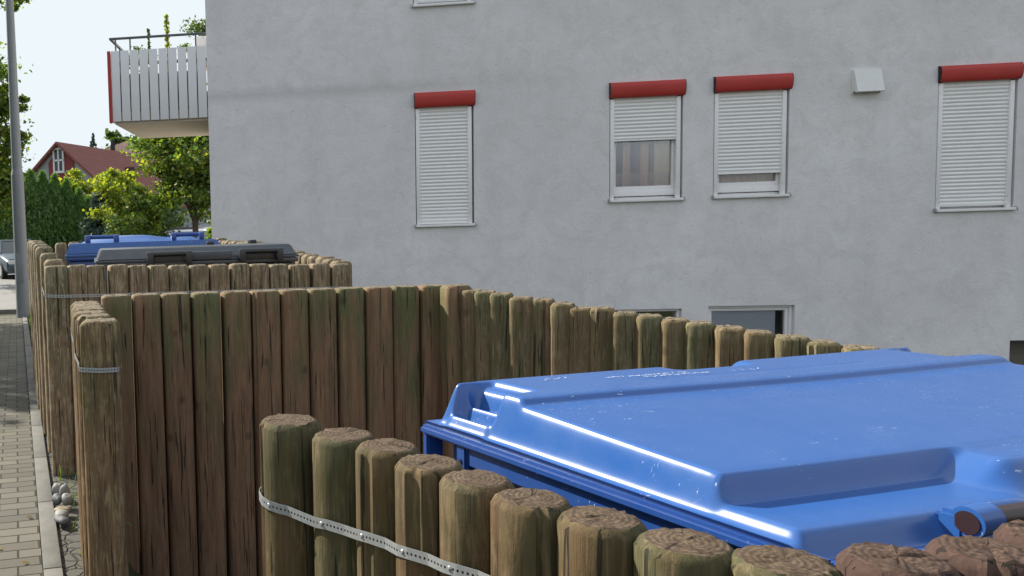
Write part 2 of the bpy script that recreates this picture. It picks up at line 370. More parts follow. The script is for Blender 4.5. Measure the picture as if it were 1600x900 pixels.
# narrow strip of split stone between kerb and palisades
def cobble():
    t = NT('cobble_strip'); v = t.coord(); vo = t.n('TexVoronoi', feature='DISTANCE_TO_EDGE'); vo.inputs['Scale'].default_value = 15; t.l(v, vo.inputs['Vector'])
    e = t.ramp(vo.outputs['Distance'], [(.0, (.45, .45, .45)), (.12, (1, 1, 1))]); n = t.noise(v, 60, 6, .8)
    c = t.mix(e, (.022, .020, .014), t.mix(n, (.05, .05, .045), (.13, .125, .11)))
    return t.fin(c, .9, t.bump(e, .9, .02), .25)
o = mesh_obj('stone_strip', [(.094, -4, 0), (.27, -4, 0), (.27, 5.5, 0), (.094, 5.5, 0)], [(0, 1, 2, 3)], cobble(), loc=(PA.x, PA.y, .010), rz=PANG)
tag(o, 'strip of split grey stones beside the kerb', 'stone strip', kind='structure')
# grass tuft strip near the lamp foot
GRASSM = leafmat('grass_blades', [(.06, .12, .02), (.10, .18, .03), (.15, .22, .04)], .4, (1.8, 1.8, .6))
vs = []; fs = []
rg = random.Random(3)
for i in range(5200):
    t = rg.random(); y = 6.3+t*7.2
    if rg.random() < .07: y = rg.random()*6.5; t = .8
    if rg.random() > .35+.65*sst(t, .35, .7): continue
    x = .14+rg.random()*.38; a = rg.random()*6.28; hgt = .05+rg.random()*.10
    wv = Vector((math.cos(a), math.sin(a), 0))*.006; lean = Vector((rg.gauss(0, .03), rg.gauss(0, .03), 0))
    b = Vector((x, y, 0)); n = len(vs)
    vs += [b-wv, b+wv, b+lean+Vector((0, 0, hgt))]; fs.append((n, n+1, n+2))
o = mesh_obj('grass', vs, fs, GRASSM, loc=(PA.x, PA.y, 0), rz=PANG); tag(o, 'bright green grass growing along the path edge by the lamp post', 'grass', kind='stuff')
vs = []; fs = []
for i in range(70):
    x = -rg.random()*1.3; y = rg.random()*13; a = rg.random()*6.28; q_ = .012+.012*rg.random(); n = len(vs); c_, s_ = math.cos(a)*q_, math.sin(a)*q_
    vs += [(x-c_, y-s_, .022), (x+s_*.6, y-c_*.6, .028), (x+c_, y+s_, .030), (x-s_*.6, y+c_*.6, .023)]; fs.append((n, n+1, n+2, n+3))
o = mesh_obj('fallen_leaves', vs, fs, leafmat('leaf_dry', [(.12, .07, .02), (.2, .14, .03), (.10, .08, .03)], .2), loc=(PA.x, PA.y, 0), rz=PANG); tag(o, 'small dry leaves scattered over the block footpath', 'leaves', kind='stuff')
# pebbles
def pebble(p, s, seed, mat):
    rr = random.Random(seed); bm = bmesh.new(); bmesh.ops.create_icosphere(bm, subdivisions=3, radius=1)
    ph = [rr.random()*6 for _ in range(6)]
    for v in bm.verts:
        k = 1+.16*math.sin(v.co.x*2.3+ph[0])+.13*math.sin(v.co.y*3.1+ph[1])+.10*math.sin(v.co.z*3+ph[2])+.05*math.sin(v.co.x*6+v.co.y*5+ph[3])
        v.co = Vector((v.co.x*s[0], v.co.y*s[1], v.co.z*s[2]))*k
    me = MB().bm(bm); o = me.build('pebble', mat, loc=p, rz=rr.random()*3, sharp=None); return o
PEB = simple('pebble_pale', (.22, .215, .20), .7, var=.25, scale=20); PEB2 = simple('pebble_ochre', (.20, .16, .10), .7, var=.25, scale=20); PEB3 = simple('pebble_grey', (.09, .095, .10), .7, var=.3, scale=20)
PEBL = [((90, 764), .055, .05, PEB, 'pale pebble at the left of the stone heap by the kerb'), ((101, 768), .05, .055, PEB, 'white pebble on top of the heap beside the weathered post'),
        ((91, 781), .06, .045, PEB3, 'dark grey pebble in the small heap by the kerb'), ((105, 781), .06, .05, PEB, 'pale pebble against the post at the right of the heap'),
        ((98, 797), .065, .035, PEB2, 'ochre flat pebble between kerb and fence posts'), ((97, 806), .07, .035, PEB, 'long pale flat pebble under the ochre one'), ((96, 812), .07, .035, PEB3, 'grey flat pebble lowest in the row by the kerb')]
for i, (q, s, hz, m, lb) in enumerate(PEBL):
    p = atz(q[0], q[1], hz+.015); o = pebble(p, (s*.66, s*.56, hz*.72), 20+i, m); tag(o, lb, 'pebble', 'pebbles between the kerb and the fences')

# ================================================================== HOUSE
ANG = .1344
C0 = Vector((.3014, 11.7618, 0))
house = thing('apartment_building', 'grey plastered apartment building with red roller shutter boxes behind the fences', 'building', C0, -ANG)
OPEN = [(2.808, 3.578, 1.56, 3.34), (5.30, 6.205, 1.81, 3.34), (6.575, 7.475, 1.815, 3.35), (9.185, 10.072, 1.555, 3.34),
        (2.80, 3.585, 4.50, 6.28), (5.12, 6.212, -.18, .367), (6.538, 7.585, -.16, .392), (10.09, 11.0, -.52, -.106)]
xs = sorted({0, 14}|{a for o_ in OPEN for a in o_[:2]}); zs = sorted({-1.2, 9}|{a for o_ in OPEN for a in o_[2:]})
wb = MB()
for i in range(len(xs)-1):
    for j in range(len(zs)-1):
        cx, cz = (xs[i]+xs[i+1])/2, (zs[j]+zs[j+1])/2
        if any(a < cx < b and c < cz < d for a, b, c, d in OPEN): continue
        wb.add([(xs[i], 0, zs[j]), (xs[i+1], 0, zs[j]), (xs[i+1], 0, zs[j+1]), (xs[i], 0, zs[j+1])], [(0, 1, 2, 3)])
for a, b, c, d in OPEN:
    dp = .30
    wb.add([(a, 0, c), (a, dp, c), (a, dp, d), (a, 0, d)], [(3, 2, 1, 0)]); wb.add([(b, 0, c), (b, dp, c), (b, dp, d), (b, 0, d)], [(0, 1, 2, 3)])
    wb.add([(a, 0, d), (b, 0, d), (b, dp, d), (a, dp, d)], [(3, 2, 1, 0)]); wb.add([(a, 0, c), (b, 0, c), (b, dp, c), (a, dp, c)], [(0, 1, 2, 3)])
wb.add([(0, 0, -1.2), (0, 10, -1.2), (0, 10, 9), (0, 0, 9)], [(3, 2, 1, 0)][::-1])
wb.add([(14, 0, -1.2), (14, 10, -1.2), (14, 10, 9), (14, 0, 9), (0, 10, -1.2), (0, 10, 9)], [(0, 1, 2, 3), (1, 4, 5, 2)])
wb.build('wall', PLASTER, house, smooth=False)
rb = MB(); rb.box(-.3, 14.3, -.3, 10.3, 9.0, 9.25); rb.build('roof', simple('roof_edge', (.2, .08, .06), .8), house, smooth=False)
# pane / curtain
def glassmat():
    t = NT('window_glass'); t.t.nodes.remove(t.p); g = t.n('BsdfGlossy'); g.inputs['Roughness'].default_value = .02; g.inputs[0].default_value = (.9, .93, 1, 1)
    tr = t.n('BsdfTransparent'); tr.inputs[0].default_value = (.95, .96, .97, 1); fr = t.n('Fresnel'); fr.inputs[0].default_value = 1.5
    mx = t.n('MixShader'); f2 = t.math('ADD', t.math('MULTIPLY', fr.outputs[0], 1.6), .05); t.l(f2, mx.inputs[0]); t.l(tr.outputs[0], mx.inputs[1]); t.l(g.outputs[0], mx.inputs[2]); t.l(mx.outputs[0], t.out.inputs[0]); return t.m
GLASS = glassmat()
def curtain_mat():
    t = NT('curtain_stripes'); tc = t.n('TexCoord'); sx = t.n('SeparateXYZ'); t.l(tc.outputs['Object'], sx.inputs[0])
    u = t.math('MULTIPLY', t.math('SUBTRACT', sx.outputs[0], 5.35), 1/.75)
    c = t.ramp(u, [(0, (.22, .19, .26)), (.22, (.22, .21, .30)), (.24, (.9, .60, .50)), (.33, (.82, .58, .52)), (.35, (.26, .22, .30)), (.5, (.36, .31, .40)), (.54, (.9, .6, .5)), (.64, (.8, .56, .5)), (.66, (.30, .25, .32)), (.74, (.42, .38, .38)), (.76, (.9, .78, .66)), (1, (.95, .8, .62))])
    c = t.mix(t.ramp(t.math('SUBTRACT', 2.5, sx.outputs[2]), [(.30, (0, 0, 0)), (.34, (1, 1, 1))]), c, t.mix(.55, c, (.8, .66, .64)))
    return t.fin(c, .9)
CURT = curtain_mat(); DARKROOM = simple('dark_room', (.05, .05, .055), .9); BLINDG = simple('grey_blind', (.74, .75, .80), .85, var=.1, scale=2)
def window(kind, a, b, c, d, sh_bottom, lab=None, glass_top=None, curtain=None, box=True):
    """a,b = left/right, c,d = bottom/top of the opening in the wall's frame"""
    zt = d-.20 if box else d
    # fixed outer frame + sash : the part itself
    fr = MB(); y0, y1 = .075, .135
    fw, sw_ = .045, .062
    def ring(x0, x1, z0, z1, w_, ya, yb):
        fr.rbox(x0, x0+w_, ya, yb, z0, z1, .004); fr.rbox(x1-w_, x1, ya, yb, z0, z1, .004)
        fr.rbox(x0+w_, x1-w_, ya, yb, z0, z0+w_, .004); fr.rbox(x0+w_, x1-w_, ya, yb, z1-w_, z1, .004)
    ring(a+.004, b-.004, c+.002, d-.004, fw, y0+.012, y1)
    ring(a+fw, b-fw, c+fw+.012, d-fw, sw_, y0-.003, y1-.02)
    fr.rbox(a+.09, a+.125, y0+.004, y0+.014, c+.022, c+.034, .003); fr.rbox(b-.16, b-.12, y0+.004, y0+.014, c+.022, c+.034, .003)
    fr.rbox(a+fw+.002, b-fw-.002, y0-.006, y1-.02, c+fw+.012+sw_*.5, c+.188, .004); fr.rbox(a+fw+.004, b-fw-.004, y0-.016, y0-.004, c+.060, c+.135, .004)
    fo = fr.build('window', WHITE, house)
    if lab: fo['label'] = lab
    x0, x1, z0, z1 = a+fw+sw_, b-fw-sw_, c+.188, d-fw-sw_
    MB().box(x0-.01, x1+.01, .10, .106, z0-.01, z1+.01).build('pane', GLASS, fo, smooth=False)
    if curtain:
        n = 90; vs = []
        for z in (c+.04, d-.03):
            for i in range(n+1):
                x = a+.03+(b-a-.06)*i/n; vs.append((x, .155+.012*math.sin(x*75)+.008*math.sin(x*31+1), z))
        mesh_obj('curtain', vs, [(i, i+1, n+2+i, n+1+i) for i in range(n)], CURT, fo, smooth=True)
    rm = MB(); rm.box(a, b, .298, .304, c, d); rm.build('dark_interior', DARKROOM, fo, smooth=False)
    sl_ = MB(); sl_.rbox(a-.012, b+.012, -.045, .075, c-.018, c+.016, .003)
    sl_.rbox(a-.016, a-.003, -.05, .04, c-.020, c+.030, .002, 1); sl_.rbox(b+.003, b+.016, -.05, .04, c-.020, c+.030, .002, 1)
    sl_.build('sill', [WHITE, GALV], fo)
    if box:
        for x0, x1 in ((a+.012, a+.062), (b-.078, b-.028)):
            gr = MB()
            gr.rbox(x0, x1, .004, .055, c+.018, zt, .003)
            for zz in (c+.16, (c+zt)/2, zt-.12): gr.tube([(x0+.010, .0045, zz), (x0+.010, .001, zz)], .0035, 8, 1)
            gr.build('guide_rail', [WHITE, BLACK], fo)
        sb = MB(); z = zt+.03; prof = []
        ps = .0475; N = int((z-sh_bottom)/ps)
        # curved slats swept left to right
        zz = z
        while zz > sh_bottom+.03:
            for k in range(5):
                t = k/5; prof.append((.030-.010*math.sin(math.pi*min(1, t*1.15)), zz-ps*t*.88))
            prof.append((.036, zz-ps*.93)); zz -= ps
        prof.append((.020, zz)); prof.append((.018, sh_bottom+.002)); prof.append((.034, sh_bottom))
        vs = [(a+.058, p[0], p[1]) for p in prof]+[(b-.074, p[0], p[1]) for p in prof]; n = len(prof)
        sb.add(vs, [(i, i+1, n+i+1, n+i) for i in range(n-1)])
        vs = [(a+.058, .042, z), (b-.074, .042, z), (b-.074, .042, sh_bottom), (a+.058, .042, sh_bottom)]; sb.add(vs, [(0, 1, 2, 3)])
        sb.build('shutter', SHUT, fo, smooth=True, sharp=50)
        bx = MB(); prof = [(.055, d+.012), (-.015, d+.012)]
        for k in range(1, 10):
            q = math.pi/2*k/9; prof.append((-.015-.048*math.sin(q), d+.012-.065*(1-math.cos(q))))
        for k in range(1, 9):
            q = math.pi/2*k/8; prof.append((-.063+.042*(1-math.cos(q)), d-.053-.135*math.sin(q)))
        prof.append((.055, d-.188))
        bx.extrude(prof, 'x', a-.004, b+.006)
        cap = [(p[0]*1.01, (p[1]-d+.09)*1.01+d-.09) for p in prof]
        bx.extrude(cap, 'x', a-.008, a-.0045, 1); bx.extrude(cap, 'x', b+.0065, b+.012, 1)
        bx.build('shutter_box', [REDBOX, BLACK], fo, sharp=30)
    return fo
window('g', 2.808, 3.578, 1.56, 3.34, 1.580, 'narrow tall window with its shutter fully closed, left of the others')
window('g', 5.30, 6.205, 1.81, 3.34, 2.590, 'window with half raised shutter and striped curtains', curtain=True)
window('g', 6.575, 7.475, 1.815, 3.35, 2.108, 'window whose shutter leaves a small gap above the sill', curtain=True)
window('g', 9.185, 10.072, 1.555, 3.34, 1.60, 'tall closed shuttered window at the right')
window('g', 2.80, 3.585, 4.50, 6.28, 4.54, 'upper floor window seen only by its sill', box=True)
def basement(a, b, c, d, lab, blind):
    fr = MB()
    def ring(x0, x1, z0, z1, w_, ya, yb):
        fr.rbox(x0, x0+w_, ya, yb, z0, z1, .004); fr.rbox(x1-w_, x1, ya, yb, z0, z1, .004)
        fr.rbox(x0+w_, x1-w_, ya, yb, z0, z0+w_, .004); fr.rbox(x0+w_, x1-w_, ya, yb, z1-w_, z1, .004)
    ring(a+.002, b-.002, c+.002, d-.002, .035, .055, .14); 
    if blind: ring(a+.040, b-.040, c+.04, d-.04, .035, .075, .13)
    fo = fr.build('basement_window', WHITE, house); fo['label'] = lab
    MB().box(a+.03, b-.03, .108, .114, c+.03, d-.03).build('pane', GLASS, fo, smooth=False)
    if blind:
        MB().box(a+.06, b-.17, .125, .129, c+.03, d-.02).build('blind', BLINDG, fo, smooth=False)
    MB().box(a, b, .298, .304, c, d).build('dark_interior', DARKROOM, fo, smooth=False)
basement(5.12, 6.212, -.18, .367, 'basement window standing open above the fence tops', False)
basement(6.538, 7.585, -.16, .392, 'wide basement window with a grey blind', True)
MB().box(10.09, 11.0, .26, .27, -.52, -.106).build('light_well', simple('well_brown', (.13, .12, .10), .9), house, smooth=False)
vn = MB(); pr = [(.0, 3.355), (-.035, 3.355), (-.115, 3.075), (-.10, 3.068), (-.085, 3.068), (-.02, 3.10), (0, 3.10)]
vn.extrude(pr, 'x', 8.20, 8.51)
vn.rbox(8.195, 8.20, -.03, 0, 3.06, 3.36, .001); vn.rbox(8.51, 8.515, -.03, 0, 3.06, 3.36, .001)
vn.build('vent_cover', simple('vent_white', (.76, .75, .73), .45), house, sharp=30)

# balcony, part of the house
b0, b1 = -1.367, -.004
bl = MB(); bl.box(b0+.03, b1, .05, 1.95, 3.13, 3.30); bal = bl.build('balcony', SOFFIT, house, smooth=False)
for x0 in (b0+.06, b0+.72): MB().rbox(x0, x0+.60, .10, .30, 3.302, 3.84, .012).build('gap_backing', simple('backing_dark', (.05, .05, .045), .8), bal)  # dark boxes added behind the slats so the gaps look shaded
n = 10; p_ = (b1-b0)/n*1.0
for i in range(n):
    x0 = b0+i*p_; MB().rbox(x0+.006, x0+p_-.010, .004, .028, 3.165, 4.15, .003).build('slat', SLAT, bal)
for i in range(13):
    y0 = .10+i*.143; MB().rbox(b0-.022, b0-.002, y0, y0+.128, 3.165, 4.15, .003).build('slat', SLAT, bal)
MB().rbox(b0-.046, b0-.022, -.006, .085, 3.15, 4.15, .003).box(b0-.022, b0+.0015, -.006, .003, 3.15, 4.15).build('corner_board', RED2, bal)
rl = MB()
rl.rbox(b0-.02, b1, .04, .075, 4.315, 4.345, .004); rl.rbox(b0-.02, b0+.015, .075, 1.9, 4.315, 4.345, .004); rl.rbox(b0-.02, b1, 1.88, 1.915, 4.315, 4.345, .004)
for x in (b0+.06, b0+.27, b1-.16): rl.rbox(x, x+.02, .045, .065, 3.2, 4.32, .002)
for y in (.6, 1.2): rl.rbox(b0-.0, b0+.02, y, y+.02, 3.2, 4.32, .002)
rl.rbox(b0+.02, b1, .035, .050, 3.35, 3.39, .002); rl.rbox(b0+.02, b1, .035, .050, 3.95, 3.99, .002)
rl.build('railing', RAIL, bal)
wbk = MB(); wbk.rbox(b1-.19, b1-.01, .25, .55, 3.9, 4.34, .01); wbk.build('white_box', WHITE, bal)

# ================================================================== FOLIAGE
def leaf_mesh(name, P, size, mat, parent=None, seed=0, up=.35, loc=None, aspect=.75, asp_dir=None):
    rs = np.random.RandomState(seed); P = np.asarray(P, float); n = len(P)
    N = rs.normal(size=(n, 3)); N[:, 2] += up*2; N /= np.linalg.norm(N, axis=1)[:, None]
    T = rs.normal(size=(n, 3)) if asp_dir is None else np.tile(np.array(asp_dir, float), (n, 1))+rs.normal(size=(n, 3))*.35
    T -= N*np.sum(N*T, 1)[:, None]; T /= np.linalg.norm(T, axis=1)[:, None]+1e-9; B = np.cross(N, T)
    s = (size*(.6+.8*rs.rand(n)))[:, None]
    v = np.stack([P-T*s, P-T*s*.15-B*s*aspect+N*s*.15, P+T*s, P-T*s*.15+B*s*aspect+N*s*.15], 1).reshape(-1, 3)
    fs = [(4*i, 4*i+1, 4*i+2, 4*i+3) for i in range(n)]
    return mesh_obj(name, v.tolist(), fs, mat, parent, loc=loc)
def clump_pts(rs, c, rad, n, k, tight=.125, hole=.3):
    """leaf clumps spread through an ellipsoid, leaves gathered round each clump"""
    c = np.array(c, float); rad = np.array(rad, float); out = []
    for i in range(k):
        d = rs.normal(size=3); d /= np.linalg.norm(d); r = (hole+(1-hole)*rs.rand())
        cc = c+d*rad*r; m = int(n/k*(.5+rs.rand())); cr_ = rad.mean()*tight*(.6+.9*rs.rand())
        q = rs.normal(size=(m, 3))*cr_*np.array([1, 1, .55]); out.append(cc+q)
    return np.concatenate(out)
def tree(name, label, base, h_fork, th, crown_c, crown_r, nleaf, k, size, mat, seed, group=None, tr=.12, limbs=7, extra=None, up=.35):
    t = thing(name, label, 'tree', base, 0, group); rs = np.random.RandomState(seed); rr = random.Random(seed)
    tm = MB(); c = Vector(crown_c)
    pts = [Vector((0, 0, -.2))]+[Vector((rr.gauss(0, .03), rr.gauss(0, .03), h_fork*q)) for q in (.3, .65, 1)]
    tm.tube(pts, [tr*1.15, tr, tr*.9, tr*.8], 12)
    for i in range(limbs):
        a = i/limbs*6.283+rr.random()*.8; e = Vector((math.cos(a)*crown_r[0]*.75, math.sin(a)*crown_r[1]*.75, c.z-pts[-1].z+crown_r[2]*rr.uniform(-.35, .7)))+Vector((c.x, c.y, 0))
        s = pts[-1]-Vector((0, 0, rr.random()*h_fork*.2)); m1 = s+e*.4+Vector((0, 0, e.length*.08)); m2 = s+e*.75+Vector((0, 0, e.length*.07))
        tm.tube([s, m1, m2, s+e], [tr*.5, tr*.34, tr*.2, tr*.06], 7)
    tm.build('trunk', BARK, t, sharp=None)
    P = clump_pts(rs, c, crown_r, nleaf, k)
    if extra is not None:
        for (ec, er, en, ek) in extra: P = np.concatenate([P, clump_pts(rs, ec, er, en, ek)])
    leaf_mesh('crown', P, size, mat, t, seed, up)
    return t
# maple between the house and the side road
mb = atY(305, 369, 24); mz = gh(mb.x, 24)
tree('maple_tree', 'green maple with slim trunk in front of the side road beside the house', (mb.x, 24, mz), 2.15, 0, (.05, 0, 3.7), (1.65, 2.0, 1.7), 19000, 110, .058, LEAF_MAPLE, 5, tr=.10, limbs=9,
     extra=[((-1.45, -.3, 2.15), (.7, .9, .95), 4200, 26), ((.9, 0, 3.4), (1.2, 1.2, 1.5), 3500, 20)])
# yellow green bush-tree in front of the far house
p = atY(205, 300, 30)
tree('young_tree', 'bright yellow green young tree between dark conifer and maple', (p.x, 30, gh(p.x, 30)), 1.3, 0, (-.15, 0, 2.8-gh(p.x, 30)), (1.35, 1.2, 1.05), 9000, 50, .06, LEAF_YEL, 9, tr=.07, extra=[((-.1, 0, 1.6), (1.1, 1, 1.0), 2200, 16)])
p = atY(205, 340, 29)
tree('dark_shrub', 'dark green rounded shrub low beside the maple trunk', (p.x+.4, 28.5, gh(p.x, 28.5)), .5, 0, (0, 0, 1.2), (1.5, 1.0, 1.1), 9000, 60, .05, LEAF_DARK, 10, tr=.05)
# left street tree (its crown reaches into the picture behind the lamp post)
tree('street_tree', 'tall street tree behind the lamp post with yellowing leaves', (-7.7, 28, 0), 2.4, 0, (0, 0, 5.2), (1.95, 2.2, 3.4), 24000, 130, .072, LEAF_MAPLE, 14, tr=.16, limbs=10,
     extra=[((1.2, 0, 3.4), (1.0, 1.2, 1.5), 4200, 26), ((1.6, 0, 6.2), (.9, 1, .8), 2600, 16), ((1.5, 0, 4.6), (.9, 1, .6), 1200, 10), ((2.0, 0, 9.4), (1.3, 1, .3), 900, 8)])
tree('roadside_tree', 'tree beside the footpath left of the view shading the path', (-9.1, 16.0, 0), 2.6, 0, (0, 0, 5.4), (3.0, 3.2, 2.4), 12000, 90, .14, LEAF_MAPLE, 21, tr=.17, limbs=8)
for i, (x, y, z, lb_) in enumerate([(-15, 9, 6.5, 'nearest unseen tree left of the view, added to screen sky glare'), (-17, 15, 7.2, 'middle unseen tree left of the view, added to screen sky glare'), (-19, 3, 6.0, 'unseen tree beside the camera, added to screen sky glare')]):
    tree('glare_block_tree', lb_, (x, y, 0), 2.5, 0, (0, 0, z*.55), (3.6, 3.6, z*.5), 7000, 80, .24, LEAF_DARK, 80+i, group='unseen trees added against sky glare', tr=.2, limbs=6)  # unseen trees added to block sky glare reflected in the near lid
# thuja hedge: columns one can tell apart
def thuja(i, x, Y, top, wr, lab):
    base = gh(x, Y); t = thing('thuja_tree', lab, 'tree', (x, Y, base), 0, 'columnar thujas of the tall hedge'); rs = np.random.RandomState(100+i)
    hh = top-base; n = 3600; z = rs.rand(n)**.9*hh; a = rs.rand(n)*6.283
    prof = np.clip(1.02-(z/hh)**2.6, .03, 1)**.8*(.75+.25*np.minimum(1, z/.6)); r = wr*prof*(.80+.22*rs.rand(n))*(1+.10*np.sin(a*3+i)+.10*np.sin(z*3.1+a*2))
    P = np.stack([np.cos(a)*r, np.sin(a)*r, z], 1)
    leaf_mesh('foliage', P, .15, LEAF_THUJA, t, 200+i, 0, aspect=.38, asp_dir=(0, 0, 1))
    MB().tube([(0, 0, -.1), (0, 0, hh*.9)], [.09, .03], 8).build('trunk', BARK, t)
    cc = MB(); ring = []
    prof2 = [(0, .72), (.1, .8), (.5, .74), (.75, .52), (.9, .28), (.97, .02)]
    cc.tube([(0, 0, hh*q) for q, _ in prof2], [wr*s for _, s in prof2], 12)
    cc.build('inner_foliage', THIN, t)
THIN = simple('thuja_inner', (.03, .055, .022), .95, var=.3, scale=6)
TH = [(-14, 300, .85), (6, 292, .7), (24, 276, .72), (46, 268, .66), (66, 270, .62), (85, 274, .62), (103, 282, .56), (122, 296, .50), (137, 312, .45)]
for i, (px_, py_, wr) in enumerate(TH):
    q = atY(px_, py_, 38.5+.25*i)
    pos = ['leftmost', 'second from the left, behind the lamp post', 'third, just right of the lamp post', 'tallest, under the red roofed house', 'fifth from the left', 'sixth from the left, below the house window', 'third from the right', 'second from the right, lower', 'rightmost and lowest, beside the bluish conifer'][i]
    thuja(i, q.x, 38.5+.25*i, q.z, wr, 'dark green columnar thuja in the tall hedge, '+pos)
# bluish conifer + shrubs
def conifer(name, lab, px_, Y, top_py, wr, seed, mat, n=6500, size=.09):
    q = atY(px_, top_py, Y); base = gh(q.x, Y); t = thing(name, lab, 'tree', (q.x, Y, base)); rs = np.random.RandomState(seed); hh = q.z-base
    tiers = int(hh/.22); P = []
    for k in range(tiers):
        z = hh*(k+.3)/tiers; rad = wr*(1-(z/hh)**1.4)+.05
        for b in range(9):
            a = rs.rand()*6.28; m = int(n/tiers/9); s = rs.rand(m)**.6
            P.append(np.stack([np.cos(a+rs.normal(size=m)*.13)*rad*s, np.sin(a+rs.normal(size=m)*.13)*rad*s, z-.25*rad*s+rs.normal(size=m)*.05], 1))
    leaf_mesh('foliage', np.concatenate(P), size, mat, t, seed, .1)
    MB().tube([(0, 0, -.1), (0, 0, hh*.97)], [.12, .015], 8).build('trunk', BARK, t)
conifer('conifer_tree', 'bluish dark conifer between the thuja hedge and the yellow green tree', 165, 37, 272, 1.7, 31, LEAF_CONI, 9000)
conifer('conifer_tree', 'dark bushy conifer low right of the bluish one', 198, 34, 296, 1.4, 32, LEAF_CONI, 7000)
conifer('conifer_tree', 'distant thin spruce top above the red roof', 145, 120, 208, 2.0, 33, LEAF_CONI, 900, .22)
p = atY(118, 262, 52)
tree('garden_tree', 'loose light green garden tree in front of the red roofed house', (p.x, 52, gh(p.x, 52)), 1.5, 0, (0, 0, 4.2-gh(p.x, 52)), (2.6, 1.6, 1.5), 3200, 40, .13, LEAF_YEL, 41, tr=.1)
p = atY(190, 213, 130)
tree('distant_tree', 'faint round tree on the skyline right of the roofs', (p.x, 130, 0), 6, 0, (0, 0, p.z-2), (4.5, 3, 3), 2500, 30, .4, LEAF_DARK, 43, tr=.3)
# foliage backdrop right of maple trunk (far side of the side road)
p = atY(322, 312, 95)
tree('garden_hedge_tree', 'dark trees at the end of the side road behind the white car', (p.x+2, 99, gh(3, 99)), 3, 0, (0, 0, 6.2), (6, 3, 4.6), 7000, 70, .33, LEAF_DARK, 45, tr=.3)
hb = atY(320, 312, 93); rs = np.random.RandomState(5); P = np.stack([rs.rand(2200)*7-1, rs.normal(size=2200)*.5, rs.rand(2200)**.5*2.9], 1)
o = thing('clipped_hedge', 'sunlit yellow green hedge behind the white car', 'hedge', (hb.x, 93, gh(hb.x, 93))); leaf_mesh('foliage', P, .2, LEAF_YEL, o, 5)
p = atY(262, 332, 62); 
tree('dark_bush', 'dark bush left of the stone gate pillar', (p.x-1.3, 60, gh(p.x-1, 60)), .4, 0, (0, 0, 1.7), (2.6, 1.3, 1.7), 4500, 45, .12, LEAF_DARK, 51, tr=.06)
tree('dark_bush', 'small dark bush in front of the grey gable far up the road', (p.x+.6, 82, gh(p.x, 82)), .4, 0, (0, 0, 2.0), (2.6, 1.0, 1.9), 3500, 40, .16, LEAF_DARK, 52, tr=.06)
p = atY(326, 363, 20)
tree('small_bush', 'small green bush at the corner of the house', (p.x+.02, 19.5, gh(p.x, 19.5)), .4, 0, (0, 0, 1.15), (.22, .25, .5), 900, 14, .05, LEAF_MAPLE, 53, tr=.03)
# low planting by the pillar
p = atY(262, 352, 66); rs = np.random.RandomState(8)
o = thing('flower_bed', 'low yellow and pink planting at the foot of the pillar', 'plants', (p.x-.8, 66, gh(p.x, 66))); leaf_mesh('foliage', np.stack([rs.rand(900)*2.6-.6, rs.normal(size=900)*.5, rs.rand(900)*.45], 1), .14, LEAF_YEL, o, 8)

# balcony plants (stand in pots on the slab)
def balcony_plant(name, lab, s, y, ztop, wd, n, mat, seed, col=True):
    lp = Matrix.Rotation(-ANG, 4, 'Z') @ Vector((s, y, 3.302)); t = thing(name, lab, 'plant', C0+lp, -ANG)
    MB().tube([(0, 0, .0), (0, 0, .28)], [.09, .12], 14).build('pot', simple('terracotta', (.32, .13, .07), .8), t)
    rs = np.random.RandomState(seed); hh = ztop-3.302; z = .3+rs.rand(n)*(hh-.3)
    if col: w_ = wd*(1-.55*(z/hh)**2); P = np.stack([rs.normal(size=n)*w_*.45, rs.normal(size=n)*w_*.45, z], 1)
    else: P = clump_pts(rs, (0, 0, hh-wd*.8), (wd, wd*.7, wd*.8), n, 14, .3, .2)
    leaf_mesh('leaves', P, .022, mat, t, seed, .2)
    MB().tube([(0, 0, .1), (0, 0, hh*.96)], [.012, .004], 6).build('stem', BARK, t)
balcony_plant('climbing_plant', 'tall slender yellow green plant rising above the balcony rail', -.60, .35, 4.70, .055, 520, LEAF_YEL, 61)
balcony_plant('climbing_plant', 'smaller slender plant left on the balcony', -.87, .35, 4.50, .04, 240, LEAF_DARK, 62)
balcony_plant('potted_shrub', 'dark rounded shrub on the balcony beside the house corner', -.10, .45, 4.66, .26, 900, LEAF_DARK, 63, False)
balcony_plant('trailing_plant', 'low spreading dark plant behind the balcony slats', -1.05, .3, 4.24, .2, 380, LEAF_DARK, 64, False)
balcony_plant('potted_plant', 'short leafy plant on the balcony right of the tall slender one', -.33, .3, 4.26, .09, 160, LEAF_MAPLE, 65, False)

# ================================================================== FAR HOUSES
def rooftile():
    t = NT('red_roof_tiles'); v = t.coord(); wv = t.n('TexWave', bands_direction='Z'); wv.inputs['Scale'].default_value = 1.6; wv.inputs['Distortion'].default_value = .3; t.l(v, wv.inputs['Vector'])
    n = t.noise(v, 1.5, 5); c = t.mix(n, (.20, .072, .058), (.29, .11, .088)); c = t.mix(t.math('MULTIPLY', wv.outputs[1], .3), c, (.08, .025, .02))
    return t.fin(c, .85, t.bump(wv.outputs[1], .5, .04), .3)
ROOFT = rooftile(); HWALL = simple('far_house_wall', (.36, .38, .40), .9, var=.06); HRED = simple('far_house_red', (.22, .045, .045), .8)
def V(x, y, Y): return atY(x, y, Y)
hs = thing('red_roof_house', 'house with red tiled roof and red painted gable panel beyond the hedge', 'house', (-9, 60, 0))
off = Vector((-9, 60, 0))
apex = V(93, 222, 60); u_ = Vector((.955, -.29, 0)).normalized(); v_ = Vector((.29, .955, 0)).normalized()  # u along the gable, v along the ridge (away)
v_ = Vector((.40, .916, 0)); u_ = Vector((.916, -.40, 0))
hw, L, ez = 4.6, 16, apex.z-4.0
A0 = Vector((apex.x, apex.y, 0))-off
